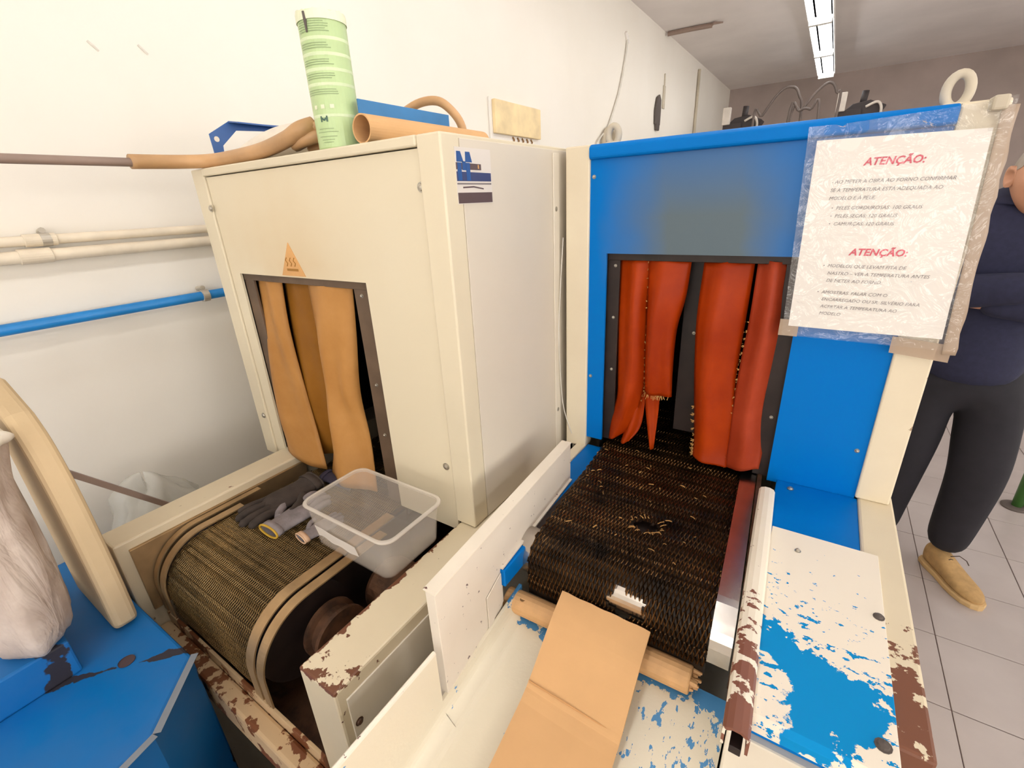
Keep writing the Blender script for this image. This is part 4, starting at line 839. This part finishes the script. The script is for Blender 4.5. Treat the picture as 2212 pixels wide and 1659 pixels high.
body_o = addmesh(body, 'body', 'skin', PS)
def headpiece(name, mat, fn, nu, nv, solid=0.0):
    m = MB(); m.grid(lambda u, v: tuple(RZ @ fn(u, v)+HC), nu, nv); return m.build(name, mat, PS, smooth=True, solid=solid)
def hairf(u, v):
    th = 2*PI*u; lim = 1.25+0.35*math.sin(th) if math.sin(th) > -.2 else 1.25+0.35*math.sin(th)*1.6
    ph = lim*v*1.12; p = (math.sin(ph)*math.cos(th), math.sin(ph)*math.sin(th), math.cos(ph)); return head_co(p)*1.022
headpiece('hair', 'grey_hair', hairf, 36, 12)
for s in (-1, 1):
    e = MB(); c = RZ @ Vector((s*.030, -.078, .014))+HC
    e.lathe([(.0005, -.011), (.006, -.009), (.010, -.003), (.010, .003), (.006, .009), (.0005, .011)], tuple(c), 'y', 14); eo = e.build('eye', 'eye_white', PS, smooth=True)
    c2 = RZ @ Vector((s*.030, -.0885, .014))+HC; MB().lathe([(.0003, -.0015), (.0045, 0), (.005, .002)], tuple(c2), 'y', 12).build('iris', 'eye_dark', eo, smooth=True)
    MB().tube([tuple(RZ @ Vector((s*(.016+.03*k/5), -.088+.012*(k/5)**2, .034+.004*math.sin(PI*k/5)))+HC) for k in range(6)], .003, 6).build('eyebrow', 'grey_hair', PS)
MB().tube([tuple(RZ @ Vector((.022*(k/4-1), -.093+.006*(k/4-1)**2, -.056))+HC) for k in range(9)], [.001]+[.0035]*7+[.001], 8).build('mouth', 'lips', PS, smooth=True)
# clothing
top = skin_mesh(*chains([(PX, PY+.02, .83, (.175)), (PX, PY+.02, 1.02, .168), (PX, PY+.015, 1.28, .165), (PX, PY+.01, 1.45, .14), (PX, PY-.01, 1.535, .100), (PX, PY-.022, 1.562, .074)],
    [3, (PX-.18, PY+.02, 1.455, .078), (PX-.265, PY-.03, 1.21, .07), (PX-.12, PY-.16, 1.235, .064), (PX+.0, PY-.215, 1.262, .056), (PX+.08, PY-.215, 1.272, .048)],
    [3, (PX+.18, PY+.02, 1.455, .078), (PX+.265, PY-.03, 1.20, .07), (PX+.12, PY-.165, 1.195, .064), (PX+.0, PY-.17, 1.205, .056), (PX-.07, PY-.165, 1.21, .048)]), sub=2)
addmesh(top, 'sweater', 'navy_knit', PS)
tr = skin_mesh(*chains([(PX, PY+.02, .98, .165), (PX, PY+.02, .90, .16)], [1, (.455, PY+.01, .82, .115), (.43, PY-.05, .52, .090), (.415, PY-.02, .22, .078), (.413, PY-.02, .105, .070)], [1, (.638, PY+.01, .82, .118), (.658, PY-.07, .52, .098), (.652, PY-.04, .22, .080), (.648, PY-.035, .105, .070)]), sub=2)
addmesh(tr, 'trousers', 'black_trousers', PS)
def shoe(x, y, rot):
    Rm = Matrix.Rotation(rot, 3, 'Z')
    def ring(t, hw, z0, h, off=0, sq=0.8):
        out = []
        for k in range(20):
            a = 2*PI*k/20; cxx, sz = math.cos(a), math.sin(a)
            out.append(Rm @ Vector((hw*math.copysign(abs(cxx)**sq, cxx)+off, -t, z0+h/2+h/2*math.copysign(abs(sz)**sq, sz)))+Vector((x, y, 0)))
        return out
    up = loft([ring(-.075, .006, .025, .05), ring(-.07, .027, .02, .09), ring(-.045, .036, .018, .105), ring(-.01, .038, .016, .105), ring(.03, .040, .016, .088), ring(.075, .046, .016, .064), ring(.12, .049, .016, .05), ring(.16, .044, .016, .042), ring(.19, .030, .017, .033), ring(.203, .010, .02, .02)], True, True).build('shoe', 'suede_tan', PS, smooth=True, subsurf=1)
    so = []
    for z, g in ((0.0, 0), (.004, .002), (.018, .003), (.024, 0)):
        so.append([Rm @ Vector(((w+g)*sx, -t*1.0, z))+Vector((x, y, 0)) for sx, seq in ((1, 0), (-1, 1)) for t, w in (lambda L: L if seq == 0 else L[::-1])([(-.080, .012), (-.07, .030), (-.03, .038), (.03, .039), (.09, .049), (.13, .050), (.17, .044), (.198, .028), (.211, .008)])])
    loft(so, True, True).build('sole', 'sole_tan', up, smooth=False)
    for k in range(3):
        t = .035+.022*k; MB().tube([tuple(Rm @ Vector((.022*math.cos(PI*j/8), -t, .055+(.052-.016*k)*1.0*math.sin(PI*j/8)*.9))+Vector((x, y, 0))) for j in range(9)], .0022, 6).build('lace', 'lace', up)
    MB().tube([tuple(Rm @ Vector((q[0], q[1], q[2]))+Vector((x, y, 0))) for q in ((.0, -.03, .112), (.03, -.035, .118), (.05, -.05, .105), (.055, -.06, .09))], .002, 6).build('lace', 'lace', up)
    return up
shoe(0.652, 2.31, math.radians(30)); shoe(0.413, 2.36, math.radians(-14))

# green stand and far machines
GS = thing('steel_stand', 'green painted tubular stand with a round grey foot on the tiles', 'stand', (1.075, 3.07, 0))
MB().lathe([(.001, 0), (.055, 0), (.055, .006), (.05, .01), (.024, .012), (.001, .012)], (1.055, 3.07, 0.0), 'z', 28).build('foot', 'dark_grey', GS)
MB().tube([(1.06, 3.07, .01), (1.06, 3.07, 0.95)], 0.021, 16).build('post', 'green_paint', GS, smooth=True); MB().tube([(1.06, 3.07, 0.94), (1.75, 3.25, 0.94)], 0.021, 14).build('crossbar', 'green_paint', GS, smooth=True)
MB().tube([(1.06, 3.07, 0.03), (1.75, 3.25, 0.03)], 0.016, 14).build('crossbar', 'green_paint', GS, smooth=True); MB().tube([(1.75, 3.25, .01), (1.75, 3.25, .95)], 0.021, 14).build('post', 'green_paint', GS, smooth=True)
def far_machine(x, y, top, label, head):
    f = thing('workshop_machine', label, 'machine', (x, y, 0))
    bx('cabinet', 'machine_grey', f, x-.28, x+.28, y-.25, y+.35, 0, top-.28, bevel=0.01)
    bx('column', 'machine_dark', f, x-.12, x+.12, y-.1, y+.2, top-.28, top-.06, bevel=0.01)
    MB().prism([(x-.20, top-.10), (x+.16, top-.12), (x+.22, top-.02), (x+.08, top+.04), (x-.06, top+.02)], 'y', y-.12, y+.12).build('head', 'machine_dark', f, 0.01)
    MB().tube([(x+.02, y, top), (x+.03, y, top+.14)], 0.03, 10).build('valve', 'machine_dark', f, smooth=True)
    bx('switch_box', 'switch_white', f, x+head-.04, x+head+.04, y-.16, y-.10, top-.04, top+.13, bevel=0.006)
    bx('switch_arm', 'machine_dark', f, x+head-.03, x+.02, y-.14, y-.10, top-.10, top-.03, bevel=0.004)
    MB().tube(smooth_curve([(x+.05, y-.13, top-.02), (x+.14, y-.15, top+.01), (x+.18, y-.15, top-.06), (x+.17, y-.14, top-.2)], 5), 0.012, 8).build('handle', 'switch_white', f, smooth=True)
    return f
f1 = far_machine(-1.02, 6.4, 2.33, 'dark workshop machine with a pale switch box at the end of the white wall', -0.14)
f2 = far_machine(0.06, 6.5, 2.34, 'dark workshop machine with a spindle on its head standing clear of the wall', -0.16)
HL = iter(('tall grey air hose arching up next to the machine at the wall', 'tall grey air hose arching up next to the spindle-headed machine', 'low grey air hose bending over between the two tall hose arches'))
for pts in ([(-0.86, 6.5, 2.2), (-0.78, 6.5, 2.32), (-0.66, 6.5, 2.50), (-0.56, 6.5, 2.55), (-0.47, 6.5, 2.47), (-0.42, 6.5, 2.1)], [(-0.52, 6.45, 2.16), (-0.42, 6.45, 2.32), (-0.32, 6.45, 2.46), (-0.22, 6.45, 2.53), (-0.15, 6.45, 2.44), (-0.12, 6.45, 2.2)], [(-0.52, 6.3, 2.18), (-0.43, 6.3, 2.30), (-0.34, 6.3, 2.30), (-0.26, 6.3, 2.18)]):
    tag(MB().tube(smooth_curve([(max(-0.70, pts[0][0]), 6.05, 0.0)]+[(p[0], p[1]-.4, p[2]) for p in pts]+[(min(-0.26, pts[-1][0]), 6.05, 0.0)], 6), 0.012, 8).build('air_hose', 'hose_grey', None, smooth=True), next(HL), 'hose', 'air hoses between the far machines')
